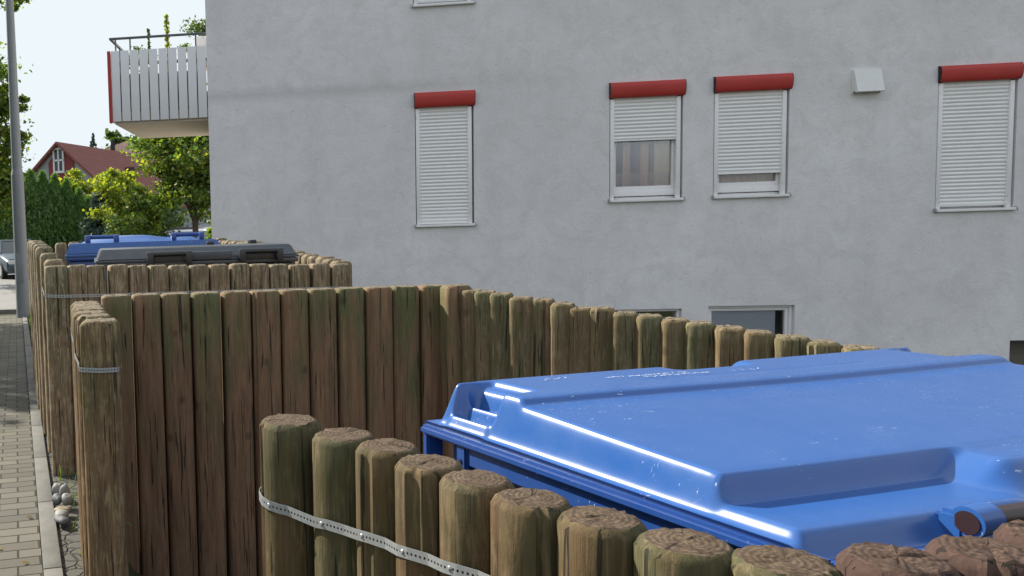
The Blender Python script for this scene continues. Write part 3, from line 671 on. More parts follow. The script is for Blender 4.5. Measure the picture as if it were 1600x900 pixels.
def G(u, v, z): q = A0+u_*u+v_*v; return (q.x, q.y, z)
w1 = MB()
w1.add([G(-hw, 0, -1), G(hw, 0, -1), G(hw, 0, ez), G(0, 0, apex.z-.1), G(-hw, 0, ez)], [(0, 1, 2, 3, 4)])
w1.add([G(hw, 0, -1), G(hw, L, -1), G(hw, L, ez), G(hw, 0, ez)], [(0, 1, 2, 3)]); w1.add([G(-hw, 0, -1), G(-hw, L, -1), G(-hw, L, ez), G(-hw, 0, ez)], [(3, 2, 1, 0)])
w1.add([G(-hw, L, -1), G(hw, L, -1), G(hw, L, ez), G(0, L, apex.z-.1), G(-hw, L, ez)], [(4, 3, 2, 1, 0)])
w1.build('wall', HWALL, hs, smooth=False)
rf = MB(); e = hw+.6; de = ez-.52; th = .22
for s in (-1, 1):
    a_, b_, c_, d_ = G(0, -.5, apex.z), G(0, L+.4, apex.z), G(s*e, L+.4, de), G(s*e, -.5, de)
    lo = [tuple(Vector(q)-Vector((0, 0, th))) for q in (a_, b_, c_, d_)]
    rf.add([a_, b_, c_, d_]+lo, [(0, 1, 2, 3), (7, 6, 5, 4), (0, 3, 7, 4), (3, 2, 6, 7), (2, 1, 5, 6)])
rf.build('roof', ROOFT, hs, smooth=False)
rp = MB(); rp.add([G(-.95, -.08, -1), G(1.15, -.08, -1), G(1.15, -.08, apex.z-1.45), G(.0, -.08, apex.z-.35), G(-.95, -.08, apex.z-1.45), G(-.95, 0, -1), G(1.15, 0, -1), G(1.15, 0, apex.z-1.45), G(0, 0, apex.z-.35), G(-.95, 0, apex.z-1.45)],
                  [(0, 1, 2, 3, 4), (1, 6, 7, 2), (5, 0, 4, 9)]); rp.build('gable_panel', HRED, hs, smooth=False)
wn = MB(); wz1 = apex.z-.55; wz0 = apex.z-2.05
def lb(mb, u0, u1, v0, v1, z0, z1):
    vs = [G(u, v, z) for z in (z0, z1) for v in (v0, v1) for u in (u0, u1)]; mb.add(vs, [(0, 2, 3, 1), (4, 5, 7, 6), (0, 1, 5, 4), (2, 6, 7, 3), (0, 4, 6, 2), (1, 3, 7, 5)])
for (u0, u1, z0, z1) in ((-.5, -.38, wz0, wz1), (.28, .40, wz0, wz1), (-.5, .4, wz1, wz1+.16), (-.5, .4, wz0-.16, wz0), (-.1, 0, wz0, wz1), (-.5, .4, (wz0+wz1)/2-.06, (wz0+wz1)/2+.06)): lb(wn, u0, u1, -.2, -.09, z0, z1)
fo = wn.build('window', simple('far_white', (.7, .7, .7), .6), hs, smooth=False)
pn = MB(); lb(pn, -.4, .3, -.12, -.10, wz0, wz1); pn.build('pane', simple('far_glass', (.04, .05, .07), .15), fo, smooth=False)
dm = MB(); 
sk = G(2.2, 6.5, ez+2.0); dm.box(sk[0]-.35, sk[0]+.35, sk[1]-.3, sk[1]+.3, sk[2]-.3, sk[2]+.45); dm.build('chimney', simple('dark_chimney', (.06, .045, .045), .9), hs, smooth=False)
# second house behind right
h2 = thing('hip_roof_house', 'house with dull red hipped roof behind the first red roof', 'house', (-8, 86, 0)); o2 = Vector((-8, 86, 0))
pk = V(197, 220, 88); pk2 = V(215, 224, 90); k = pk-o2; k2 = pk2-o2+Vector((3, 0, 0))
mbb = MB(); z0 = k.z-2.6
cs = [Vector((k.x-5, k.y-5, z0)), Vector((k2.x+5, k.y-5, z0)), Vector((k2.x+5, k.y+6, z0)), Vector((k.x-5, k.y+6, z0))]
mbb.add([*cs, k, Vector((k2.x, k.y, k.z))], [(0, 1, 5, 4), (1, 2, 5), (2, 3, 4, 5), (3, 0, 4)]); mbb.build('roof', simple('far_roof_dull', (.13, .07, .062), .9), h2, smooth=False)
MB().box(k.x-4.5, k2.x+4.5, k.y-4.5, k.y+5.5, -1, z0).build('wall', HWALL, h2, smooth=False)
ch = V(176, 224, 84)-o2; MB().box(ch.x-.22, ch.x+.22, ch.y-.22, ch.y+.22, ch.z-2.5, ch.z-.15).tube([(ch.x, ch.y, ch.z-.15), (ch.x, ch.y, ch.z+.3)], .2, 10).build('chimney', simple('dark_chimney2', (.04, .035, .035), .9), h2)
# grey gable up the side road
g3 = V(289, 303, 92); b3 = V(289, 330, 92); g = thing('grey_gable_house', 'grey pointed gable far up the side road', 'house', (g3.x, 92, 0))
mm = MB(); mm.add([(-.75, 0, 0), (1.3, 0, 0), (1.3, 0, g3.z-1.8), (0, 0, g3.z), (-.75, 0, g3.z-1.5)], [(0, 1, 2, 3, 4)]).add([(-.75, 3, 0), (1.3, 3, 0), (1.3, 3, g3.z-1.8), (0, 3, g3.z), (-.75, 3, g3.z-1.5)], [(4, 3, 2, 1, 0)])
mm.add([(-.75, 0, 0), (-.75, 3, 0), (-.75, 3, g3.z-1.5), (-.75, 0, g3.z-1.5)], [(3, 2, 1, 0)]).add([(1.3, 0, 0), (1.3, 3, 0), (1.3, 3, g3.z-1.8), (1.3, 0, g3.z-1.8)], [(0, 1, 2, 3)])
mm.build('wall', simple('shingle_grey', (.27, .26, .27), .9, var=.3, scale=3), g, smooth=False)
mr = MB()
for s, ex in ((-1, -.95), (1, 1.5)):
    zt = g3.z+.06; ze = g3.z-1.75 if s < 0 else g3.z-2.0
    mr.add([(0, -.15, zt), (0, 3.1, zt), (ex, 3.1, ze), (ex, -.15, ze), (0, -.15, zt-.1), (0, 3.1, zt-.1), (ex, 3.1, ze-.1), (ex, -.15, ze-.1)], [(0, 1, 2, 3), (7, 6, 5, 4), (0, 3, 7, 4), (2, 3, 7, 6)])
mr.build('roof', simple('gable_roof_grey', (.2, .2, .21), .9), g, smooth=False)
# walls / pillar of the side road
p0, p1 = V(253, 345, 76), V(320, 345, 76)
MB().rbox(0, 7.5, 0, .3, -.5, 1.15, .02).build('garden_wall', simple('garden_wall_grey', (.26, .26, .28), .9, var=.25, scale=2), loc=(p0.x-.8, 79, gh(p0.x, 79))); tag(bpy.data.objects['garden_wall'], 'low grey garden wall across the side road', 'wall')
pl = V(276, 352, 68); t = thing('gate_pillar', 'brown brick gate pillar with pale cap by the side road', 'pillar', (pl.x, 68, gh(pl.x, 68)))
MB().rbox(-.2, .2, -.2, .2, -.2, .86, .015).build('shaft', simple('pillar_brown', (.19, .10, .06), .9, var=.4, scale=9), t); MB().rbox(-.26, .26, -.26, .26, .862, .98, .03).build('cap', simple('cap_stone', (.4, .36, .32), .8), t)
q = V(245, 352, 60)
MB().rbox(0, .35, 0, .4, -.4, 1.0, .02).build('yard_post', simple('ochre_wood', (.30, .19, .07), .8, var=.3, scale=5), loc=(q.x, 58, gh(q.x, 58)-.2)); tag(bpy.data.objects['yard_post'], 'ochre wooden block post at the left start of the pale kerb', 'post')
MB().rbox(0, 2.6, 0, .22, -.3, .16, .02).build('pale_kerb', KERB, loc=(q.x+.3, 60, gh(q.x+1, 60)+.05)); tag(bpy.data.objects['pale_kerb'], 'pale kerb of the planted bed along the side road', 'kerb', kind='structure')
sg = V(319, 340, 90); t = thing('road_sign_post', 'thin grey sign post behind the white car', 'sign', (sg.x, 91, gh(sg.x, 91)))
MB().tube([(0, 0, 0), (0, 0, 3.0)], .05, 8).build('pole', GALV, t); MB().tube([(0, -.03, 2.85), (0, -.06, 2.85)], .24, 16).build('sign_plate', simple('plate_white', (.5, .5, .5), .5), t)

# ================================================================== CARS
def car(name, lab, loc, rz, paint, hh=1.45):
    """nose towards local -Y"""
    t = thing(name, lab, 'car', loc, rz); W2 = .88
    st = [(-2.15, .30, .62, .70), (-2.08, .22, .74, .80), (-1.6, .20, .86, .86), (-.95, .20, .95, .88), (-.3, .20, .97, .88), (1.0, .20, .98, .88), (1.75, .22, .97, .86), (2.1, .28, .90, .80), (2.18, .40, .80, .72)]
    vs = []; fs = []; m = 10
    for (y, z0, z1, hw_) in st:
        ring = [(-hw_*.85, z0), (-hw_*.98, z0+.12), (-hw_, (z0+z1)/2), (-hw_*.97, z1-.08), (-hw_*.86, z1)]; ring += [(-a, b) for a, b in ring[::-1]]
        vs += [(a, y, b) for a, b in ring]
    for i in range(len(st)-1):
        for k in range(m): fs.append((i*m+k, i*m+(k+1) % m, (i+1)*m+(k+1) % m, (i+1)*m+k))
    fs.append(tuple(range(m))[::-1]); fs.append(tuple(len(vs)-m+k for k in range(m)))
    MB().add(vs, fs).build('body', paint, t, sharp=40)
    cab = [(-.98, .95, .76), (-.25, hh-.06, .60), (.2, hh, .62), (1.0, hh-.03, .61), (1.72, .97, .72)]
    vs = []; fs = []
    base = .93
    for (y, z, hw_) in cab: vs += [(-.78, y, base), (-hw_, y, z), (hw_, y, z), (.78, y, base)]
    for i in range(4):
        for k in range(3): fs.append((i*4+k, i*4+k+1, (i+1)*4+k+1, (i+1)*4+k))
    MB().add(vs, fs).build('window_glass', CARGLASS, t, sharp=20)
    rf_ = MB(); 
    vs = []; fs = []
    for (y, z, hw_) in [(-.22, hh-.05, .60), (.2, hh+.012, .63), (1.0, hh-.015, .62), (1.25, hh-.13, .60)]: vs += [(-hw_, y, z), (hw_, y, z), (hw_, y, z+.02), (-hw_, y, z+.02)]
    for i in range(3):
        for k in range(4): fs.append((i*4+k, i*4+(k+1) % 4, (i+1)*4+(k+1) % 4, (i+1)*4+k))
    fs += [(3, 2, 1, 0), (12, 13, 14, 15)]
    rf_.add(vs, fs)
    for s in (-1, 1):
        rf_.tube([(s*.77, -.97, .95), (s*.61, -.24, hh-.045)], .025, 6); rf_.tube([(s*.73, 1.72, .96), (s*.61, 1.1, hh-.06)], .03, 6); rf_.tube([(s*.775, .35, .95), (s*.63, .35, hh-.01)], .03, 6)
    rf_.build('roof', paint, t, sharp=40)
    for x in (-.78, .78):
        for y in (-1.35, 1.35):
            wl = MB(); wl.tube([(x-.1, y, .31), (x+.1, y, .31)], .31, 20); wo_ = wl.build('wheel', RUB, t); MB().tube([(x-.108, y, .31), (x+.108, y, .31)], .19, 14).build('rim', GALV, wo_)
    for s in (-1, 1):
        MB().rbox(min(s*.42, s*.74), max(s*.42, s*.74), -2.17, -2.02, .56, .70, .03).build('headlight', HEADL, t)
        MB().rbox(min(s*.80, s*.98), max(s*.80, s*.98), -.85, -.72, .92, 1.04, .02).build('mirror', paint, t)
    MB().rbox(-.40, .40, -2.175, -2.08, .54, .66, .02).rbox(-.62, .62, -2.16, -2.05, .30, .46, .02).build('grille', BLACKP, t)
    MB().rbox(-.26, .26, -2.19, -2.175, .46, .56, .004).build('number_plate', simple('plate', (.6, .6, .6), .5), t)
    return t
CARGLASS = simple('car_glass', (.05, .06, .07), .08, 0, .1); RUB = simple('rubber', (.015, .015, .016), .85); HEADL = simple('headlight_glass', (.6, .63, .66), .12)
SILV = simple('car_silver', (.07, .10, .14), .25, .5, .04); CWHITE = simple('car_white', (.66, .70, .76), .25, 0, .03)
q = atY(16, 437, 31); car('parked_car', 'silver blue car parked in front of the thuja hedge behind the lamp post', (q.x, 32.2, gh(q.x, 32)), R(24), SILV, 1.42)
q = atY(326, 345, 85); car('parked_car', 'white car far up the side road at the house corner', (q.x+.5, 87, gh(q.x, 87)+.02), R(-58), CWHITE, 1.45)
q = atY(303, 369, 28); car('parked_car', 'pale car roof just above the far blue container, behind the tree trunk', (q.x-.05, 28.6, gh(q.x, 28.6)), R(4), CWHITE, 1.38)

# ================================================================== LAMP POST
lp = atz(37, 497, 0); t = thing('lamp_post', 'grey metal lamp post beside the block footpath', 'lamp post', (lp.x, lp.y, 0))
MB().tube([(0, 0, -.1), (0, 0, 2.75)], [.132, .118], 28).tube([(0, 0, 2.75), (0, 0, 2.86)], [.118, .098], 28).tube([(0, 0, 2.86), (0, 0, 9.0)], [.098, .055], 28, cap=False).build('pole', LAMPM, t)
MB().rbox(-.055, .055, -.133, -.115, .7, 1.25, .008).build('access_door', LAMPM, t)
MB().tube([(0, 0, 8.99), (0, 0, 9.2), (.5, -.1, 9.35), (1.1, -.2, 9.35)], [.06, .055, .05, .04], 12).rbox(.8, 1.6, -.36, -.1, 9.28, 9.42, .04).build('lamp_head', LAMPM, t)

# ================================================================== PALISADE POSTS
def post(parent, x, y, ztop, wd, dp, ang, mats, seed, rnd=.35, cham=.018, z0=-.50, crack=True, rough=.0016, tilt=.0018):
    """one timber post; wd along the row, dp across it; rnd = corner roundness 0..1 (1 = round pole)"""
    rr = random.Random(seed); n = 36; ex = 2/(.22+.78*rnd)
    ph = [rr.random()*6.28 for _ in range(5)]
    ca = rr.random()*6.28; ca2 = rr.random()*6.28
    dirs = []
    for k in range(n):
        q = 2*math.pi*k/n; c, s = math.cos(q), math.sin(q); r = (abs(c)**ex+abs(s)**ex)**(-1/ex); dirs.append((c*r*wd/2, s*r*dp/2, q))
    hh = ztop-z0; lv = [0, .35, .6, .78, .9, .955, .985]
    rings = []
    for f in lv: rings.append((hh*f, 1.0, 0))
    rings[-1] = (hh-cham*1.25, 1.0, 0)
    m_ = min(wd, dp)/2
    rings += [(hh-cham*.45, 1-cham*.5/m_, 1), (hh-cham*.08, 1-cham*.95/m_, 1), (hh, 1-cham*1.15/m_, 2), (hh+.001, .62, 2), (hh+.001, .3, 2)]
    tx, ty = rr.gauss(0, tilt), rr.gauss(0, tilt)
    vs = []; fs = []; fm = []
    for (z, sc, kind) in rings:
        for (a, b, q) in dirs:
            wob = 1+.008*math.sin(2*q+ph[0]+z*1.1)+.005*math.sin(3*q+ph[1]-z*1.7)
            if crack:
                for cq, dep, zl in ((ca, .13, hh*.55), (ca2, .09, hh*.8)):
                    dq = abs((q-cq+math.pi) % (2*math.pi)-math.pi)
                    if dq < 2*math.pi/n*.6 and z > zl-.3: wob -= dep*min(1, (z-zl+.3)/.3)*(1 if kind < 2 or sc > .6 else .3)
            zz = z+(rr.gauss(0, rough) if kind == 2 else (rr.gauss(0, rough*.6) if kind == 1 else 0))
            if kind: wob *= 1+rr.gauss(0, .005)
            vs.append((a*sc*wob+tx*z, b*sc*wob+ty*z, zz))
    vs.append((tx*hh, ty*hh, hh+.0015))
    nr = len(rings)
    for i in range(nr-1):
        for k in range(n):
            fs.append((i*n+k, i*n+(k+1) % n, (i+1)*n+(k+1) % n, (i+1)*n+k)); fm.append(1 if rings[i][2] == 2 or rings[i+1][2] == 2 and rings[i][2] >= 1 else 0)
    c = len(vs)-1
    for k in range(n): fs.append(((nr-1)*n+k, (nr-1)*n+(k+1) % n, c)); fm.append(1)
    loc = Vector((x, y, z0))-parent.location
    return mesh_obj('post', vs, fs, mats, parent, smooth=True, loc=loc, fm=fm, sharp=42, rz=ang)
def row(parent, p0, p1, n, z0, z1, wd, dp, mats, seed, rnd=.35, jit=.006, cham=.018, zj=.006, z_fn=None):
    d = Vector((p1[0]-p0[0], p1[1]-p0[1])); ang = math.atan2(d.y, d.x); out = []
    rr = random.Random(seed); nn = Vector((-d.y, d.x)).normalized()
    for i in range(n):
        f = i/(n-1); x = p0[0]+d.x*f+nn.x*rr.gauss(0, jit); y = p0[1]+d.y*f+nn.y*rr.gauss(0, jit)
        z = (z_fn(f) if z_fn else z0+(z1-z0)*f)+rr.gauss(0, zj)
        out.append(post(parent, x, y, z, wd*rr.uniform(.97, 1.0), dp*rr.uniform(.94, 1.05), ang+rr.gauss(0, .02), mats, seed*100+i, rnd, cham))
    return out
# strap: ribbon of metal with a row of round holes
def strap(parent, pts, width, pitch, name='strap', lab=None, closed_holes=True, thick=.0012):
    """pts: (pos, outward normal) polyline"""
    P = [Vector(p) for p, _ in pts]; Nn = [Vector(n_).normalized() for _, n_ in pts]
    seg = [0]
    for i in range(1, len(P)): seg.append(seg[-1]+(P[i]-P[i-1]).length)
    T = seg[-1]; nc = max(2, int(T/pitch)); 
    def at(s):
        s = min(max(s, 0), T); k = 0
        while k < len(seg)-2 and seg[k+1] < s: k += 1
        f = (s-seg[k])/(seg[k+1]-seg[k]+1e-9); return P[k].lerp(P[k+1], f), Nn[k].lerp(Nn[k+1], f).normalized()
    mb = MB(); UPV = Vector((0, 0, 1)); hr = pitch*.27; h2_ = width/2
    def pt(s, v):
        p, n_ = at(s); return p+UPV*v
    for i in range(nc):
        s0, s1 = i*T/nc, (i+1)*T/nc; sc = (s0+s1)/2
        corners = [(s0, -h2_), (sc, -h2_), (s1, -h2_), (s1, 0), (s1, h2_), (sc, h2_), (s0, h2_), (s0, 0)]
        inner = [(sc+math.cos(q)*hr, math.sin(q)*hr*1.1) for q in [R(a) for a in (225, 270, 315, 0, 45, 90, 135, 180)]]
        vs = [pt(*c) for c in corners]+[pt(*c) for c in inner]
        mb.add(vs, [(k, (k+1) % 8, 8+(k+1) % 8, 8+k) for k in range(8)])
    bm = bmesh.new(); vv = [bm.verts.new(v) for v in mb.v]
    for f in mb.f: bm.faces.new([vv[i] for i in f])
    bmesh.ops.remove_doubles(bm, verts=bm.verts, dist=.00005)
    me = bpy.data.meshes.new(name); bm.to_mesh(me); bm.free(); me.materials.append(STRAPM)
    o = bpy.data.objects.new(name, me); COL.objects.link(o); o.parent = parent; o.location = -parent.location
    md = o.modifiers.new('thickness', 'SOLIDIFY'); md.thickness = thick; md.offset = 0
    if lab: o['label'] = lab
    return o
def screws(parent, pts, r=.0045):
    for p, n_ in pts:
        n_ = Vector(n_).normalized(); p = Vector(p)-parent.location
        MB().tube([p+n_*.0005, p+n_*.003], [r, r*.7], 12).build('screw', GALV, parent)

# ---- near round palisade
near = thing('round_post_fence', 'row of thick round timber posts in front of the near blue container', 'fence', (.43, 1.27, 0))
NP = [((.189, 1.653), 1.213, .124), ((.278, 1.553), 1.206, .120), ((.337, 1.455), 1.208, .112), ((.385, 1.352), 1.206, .114), ((.431, 1.258), 1.205, .112), ((.478, 1.168), 1.204, .110),
      ((.533, 1.080), 1.203, .110), ((.594, .995), 1.202, .110), ((.668, .925), 1.202, .112), ((.765, .885), 1.219, .106), ((.866, .892), 1.224, .104), ((.960, .905), 1.232, .104), ((1.056, .915), 1.236, .106), ((1.155, .93), 1.236, .106)]
for i, ((x, y), z, dd) in enumerate(NP):
    red = i >= 9
    o = post(near, x, y, z, dd, dd*.99, random.Random(i).random()*6, [WOOD_RED, END_RED] if red else [WOOD_N, END_N], 900+i, .96, .010, rough=.0010 if not red else .0015, tilt=.0012)
    if red: o['label'] = 'reddish brown round post with rough top at the lower right'
sp_ = []
c0 = Vector((NP[0][0][0], NP[0][0][1]))
zs0 = [1.052, 1.047, 1.055, 1.065, 1.075, 1.084, 1.091, 1.096, 1.10]
for a in (150, 175, 200, 220, 240, 255):
    q = R(a); n_ = Vector((math.cos(q), math.sin(q), 0)); p = Vector((c0.x, c0.y, 0))+n_*.0655; sp_.append(((p.x, p.y, 1.062-.014*(a-150)/105), n_))
for i in range(1, 9):
    (x, y), z, dd = NP[i]; dirn = Vector((NP[min(i+1, 8)][0][0]-NP[i-1][0][0], NP[min(i+1, 8)][0][1]-NP[i-1][0][1], 0)).normalized(); n_ = Vector((dirn.y, -dirn.x, 0))
    if n_.y > 0: n_ = -n_
    for sg_ in (-.22, .22):
        nn = (n_+dirn*sg_).normalized(); p = Vector((x, y, 0))+nn*(dd/2+.0045); sp_.append(((p.x, p.y, zs0[i]+sg_*.008), nn))
    if i < 8:
        (x2, y2), _, d2 = NP[i+1]; mp_ = Vector(((x+x2)/2, (y+y2)/2, 0))+n_*(dd/2-.004); sp_.append(((mp_.x, mp_.y, (zs0[i]+zs0[i+1])/2-.001), n_))
strap(near, sp_, .0195, .0086, lab='perforated galvanised metal strap screwed across the round posts')
screws(near, [sp_[3]]+[((Vector(sp_[6+3*(i-1)][0])+Vector(sp_[7+3*(i-1)][0]))/2, sp_[6+3*(i-1)][1]) for i in range(1, 8)])

# ---- middle enclosure: left row, back row, right row
mid = thing('palisade_enclosure', 'mossy brown timber palisade round three sides of the near container bay', 'fence', (.5, 4.4, 0))
LW = [WOOD_L, END_M]; MW = [WOOD_M, END_M]; RW = [WOOD_R, END_M]
Lp = [(-.382, 3.375, 1.246), (-.425, 3.545, 1.250), (-.452, 3.70, 1.250), (-.478, 3.86, 1.250), (-.505, 4.01, 1.247), (-.530, 4.16, 1.245), (-.552, 4.31, 1.243)]
for i, (x, y, z) in enumerate(Lp): post(mid, x, y, z, .162 if i == 0 else .156, .135, .04, LW, 300+i, .20, .016)
d_ = Vector((1.455+.327, .30)); 
mx_ = [178, 226, 273, 319, 367, 413, 458, 503, 547, 591, 633, 676]
for i, px_ in enumerate(mx_):
    f = (px_-200)/497; Y = 4.50+.28*f; q = atY(px_, 462-16*f, Y)
    post(mid, q.x, Y+.06+random.Random(i).gauss(0, .006), q.z, .157, .13, .155+random.Random(i+50).gauss(0, .025), MW, 400+i, .15, .009)
RX = [717, 744, 764, 789, 820, 852, 884, 915, 950, 985, 1022, 1062, 1104, 1150, 1196, 1246, 1301, 1358, 1420, 1485]
rra = math.atan2(-1.3, 1.307)
for i, px_ in enumerate(RX):
    f = (px_-720)/675; Y = 4.62-1.32*(f**.93 if f > 0 else 0); yt = 446+99*f+ (4 if f > 0 else 0); q = atY(px_, yt, Y)
    rr = random.Random(i+77); wd = .150 if i < 1 else .124
    post(mid, q.x, Y+.05+rr.gauss(0, .008), q.z+rr.gauss(0, .004), wd, .135, rra*(.45 if i > 0 else -.2)+rr.gauss(0, .05), RW if i else MW, 500+i, .22, .013, rough=.002)
Ls = [((-.300, 3.40, 1.052), (1, 0, 0)), ((-.304, 3.309, 1.051), (.7, -.7, 0)), ((-.31, 3.303, 1.051), (0, -1, 0)), ((-.38, 3.300, 1.050), (0, -1, 0)), ((-.455, 3.304, 1.055), (0, -1, 0)), ((-.466, 3.315, 1.058), (-.7, -.7, 0)), ((-.470, 3.36, 1.066), (-1, 0, 0)), ((-.510, 3.52, 1.085), (-1, -.1, 0)), ((-.545, 3.78, 1.092), (-1, -.1, 0)), ((-.592, 4.02, 1.10), (-1, -.1, 0)), ((-.645, 4.36, 1.10), (-1, -.1, 0))]
strap(mid, Ls, .019, .0115, lab='perforated metal strap round the left corner post')

# ---- far enclosure
far = thing('far_palisade_enclosure', 'weathered grey brown timber palisade round the far container bay', 'fence', (0, 6.5, 0))
FW_ = [WOOD_F, END_M]
FP0 = Vector((-.895, 5.44, 0)); FP1 = Vector((1.072, 5.87, 0))
for i in range(15):
    f = i/14; px_ = 86+445*f if i else 84; q = atY(px_, 415.5-3*f, 5.40+.44*f)
    rr = random.Random(i+5); post(far, q.x, 5.40+.44*f+.055, q.z+rr.gauss(0, .003), .150 if i == 0 else .0234*(5.40+.44*f), .115, .215+rr.gauss(0, .02), FW_, 600+i, .13, .010)
for i, (px_, py_, Y) in enumerate([(84, 406, 5.66), (75, 396, 6.0), (68, 386, 6.5), (63, 382, 6.95), (58, 379, 7.4), (56, 377, 7.9), (54, 376, 8.4), (52, 376, 8.9)]):
    q = atY(px_, py_, Y); post(far, q.x, Y+.05, q.z, .14, .14, .2, FW_, 640+i, .34, .02)
row(far, (-1.42, 9.15), (.35, 9.55), 14, 1.50, 1.49, .132, .12, FW_, 66)
for i in range(27):
    f = (i+.7)/27; x = 1.11-.87*f; Y = 5.95+4.1*f
    q = 1.332+.135*min(1, f*1.8)+random.Random(i).gauss(0, .004); post(far, x, Y, q, .145, .13, .215, FW_, 700+i, .4, .018)
fs_ = []
for i, (px_, py_, Y) in enumerate([(48, 411, 7.3), (56, 418, 6.5), (66, 450, 5.62), (69, 462, 5.36), (90, 463, 5.375), (160, 461.5, 5.43), (230, 459, 5.49), (300, 457, 5.56), (370, 455, 5.62), (440, 452.5, 5.69), (500, 450.5, 5.745), (540, 449.5, 5.79)]):
    q = atY(px_, py_, Y); fs_.append((q, (0, -1, 0)))
strap(far, fs_[2:], .019, .02, lab='thin metal strap along the front of the far palisade')

# ================================================================== CONTAINERS
def castors(t, W, Dp, z=-1.18):
    for x in (.18, W-.18):
        for y in (.15, Dp-.15):
            o = MB().tube([(x-.025, y, z+.10), (x+.025, y, z+.10)], .10, 20).build('wheel', RUB, t)
            MB().rbox(x-.04, x+.04, y-.03, y+.03, z+.15, z+.23, .004).build('fork', GALV, o)
# near blue container; its frame: u to the right, w towards the camera (placed from the measured rim)
nc = thing('waste_container', 'near large blue waste container with flat moulded lid behind the round posts', 'waste container', (.484, 1.731, 1.18))
UU = Vector((.9733, .2297, 0)); WW = Vector((.3355, -.9420, 0))
def LQ(u, w_, z): q = UU*u+WW*w_; return (q.x, q.y, z)
LW_, LD_ = 1.28, .80
us = np.concatenate([np.arange(0, .13, .0025), np.arange(.13, LW_-.13, .006), np.linspace(LW_-.13, LW_, 53)]); ws = np.concatenate([np.arange(0, .27, .003), np.arange(.27, .64, .008), np.linspace(.64, LD_, 54)])
UG, WG = np.meshgrid(us, ws)
def lerp(x, a, b, ya, yb): return ya+(yb-ya)*np.clip((x-a)/(b-a), 0, 1)
top = np.where(WG < .236, .090, lerp(WG, .236, .243, .090, .076)-lerp(WG, .25, .645, 0, .016))
# side flanks
e_u = np.minimum(UG, LW_-UG)
flank = lerp(e_u, .012, .062, .004, .16)
Z = np.minimum(top, flank)
Z = np.minimum(Z, lerp(WG, .030, .052, .004, .16))              # rear flank
# front lowered ledges (left and right of the middle)
front = lerp(WG, .645, .705, .060, .021)
mid_front = lerp(WG, .735, .79, .056, .002)
um = np.minimum(UG, LW_-UG)
inrec = um < .45
wall_blend = np.clip((um-.40)/.055, 0, 1)*1.0
recz = np.minimum(np.where(WG > .645, front, 1.0), lerp(WG, .755, .775, .020, -.012))
midz = np.minimum(np.where(WG > .68, .056, 1.0), lerp(WG, .70, .755, .056, .0))
Z = np.where(WG > .645, np.minimum(Z, recz*(1-wall_blend)+np.minimum(midz, 1)*wall_blend), Z)
# moulded grips at the rear corners
for flip in (0, 1):
    U_ = UG if not flip else LW_-UG
    g_ = (WG > .062) & (WG < .178) & (U_ < .115)
    gz = np.select([U_ < .012, U_ < .024, U_ < .050, U_ < .060, U_ < .080, U_ < .092], [.006, .030, .008, .050, .026, .070], .076)
    Z = np.where(g_, np.minimum(gz, .088), Z)
# shallow pocket in the middle of the rear edge
Z = np.where((UG > .555) & (UG < .725) & (WG > .04) & (WG < .088), .066, Z)
# thin moulded line
Z = np.where((np.abs(WG-.165) < .0035) & (UG > .35) & (UG < .95), Z-.002, Z)
Zs = Z.copy()
for it in range(6):
    Zp = np.pad(Zs, 1, mode='edge'); Zs = (Zp[1:-1, 1:-1]*4+Zp[:-2, 1:-1]*2+Zp[2:, 1:-1]*2+Zp[1:-1, :-2]*2+Zp[1:-1, 2:]*2+Zp[:-2, :-2]+Zp[2:, 2:]+Zp[:-2, 2:]+Zp[2:, :-2])/16
Zs += .0016*np.sin(UG*5.1+1)*np.sin(WG*7.3)                       # slightly warped panel
nu, nw = len(us), len(ws)
vs = [LQ(us[i], ws[j], float(Zs[j, i])) for j in range(nw) for i in range(nu)]
fs = [(j*nu+i, (j+1)*nu+i, (j+1)*nu+i+1, j*nu+i+1) for j in range(nw-1) for i in range(nu-1)]
# skirt
def skirt(idx, dz):
    n0 = len(vs)
    for k in idx: a = vs[k]; vs.append((a[0], a[1], a[2]-dz))
    for q_ in range(len(idx)-1): fs.append((idx[q_], idx[q_+1], n0+q_+1, n0+q_))
skirt([j*nu for j in range(nw)], .014); skirt([j*nu+nu-1 for j in range(nw)][::-1], .014); skirt([(nw-1)*nu+i for i in range(nu)], .03); skirt([i for i in range(nu)][::-1], .02)
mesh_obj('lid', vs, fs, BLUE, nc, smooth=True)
# worn pale printing left on the rear strip (nothing of it can be read any more)
rl_ = random.Random(12); pm = MB()
for line, (u0, u1, w0, n_) in enumerate([(.33, .52, .128, 26), (.40, .56, .146, 22), (.20, .27, .10, 5), (.62, .70, .15, 4)]):
    for i in range(n_):
        u = u0+(u1-u0)*i/n_+rl_.gauss(0, .002); w_ = w0+rl_.gauss(0, .0025); l_ = rl_.uniform(.0015, .006); a = rl_.gauss(0, .8)
        d_1 = (math.cos(a)*l_, math.sin(a)*l_); d_2 = (-math.sin(a)*.0009, math.cos(a)*.0009)
        pm.add([LQ(u+sx*d_1[0]+sy*d_2[0], w_+sx*d_1[1]+sy*d_2[1], .0922+.0016*math.sin(u*5.1+1)*math.sin(w_*7.3)) for sx, sy in ((-1, -1), (1, -1), (1, 1), (-1, 1))], [(0, 1, 2, 3)])
pm.build('worn_print', simple('worn_white_print', (.6, .65, .72), .6), nc, smooth=False)
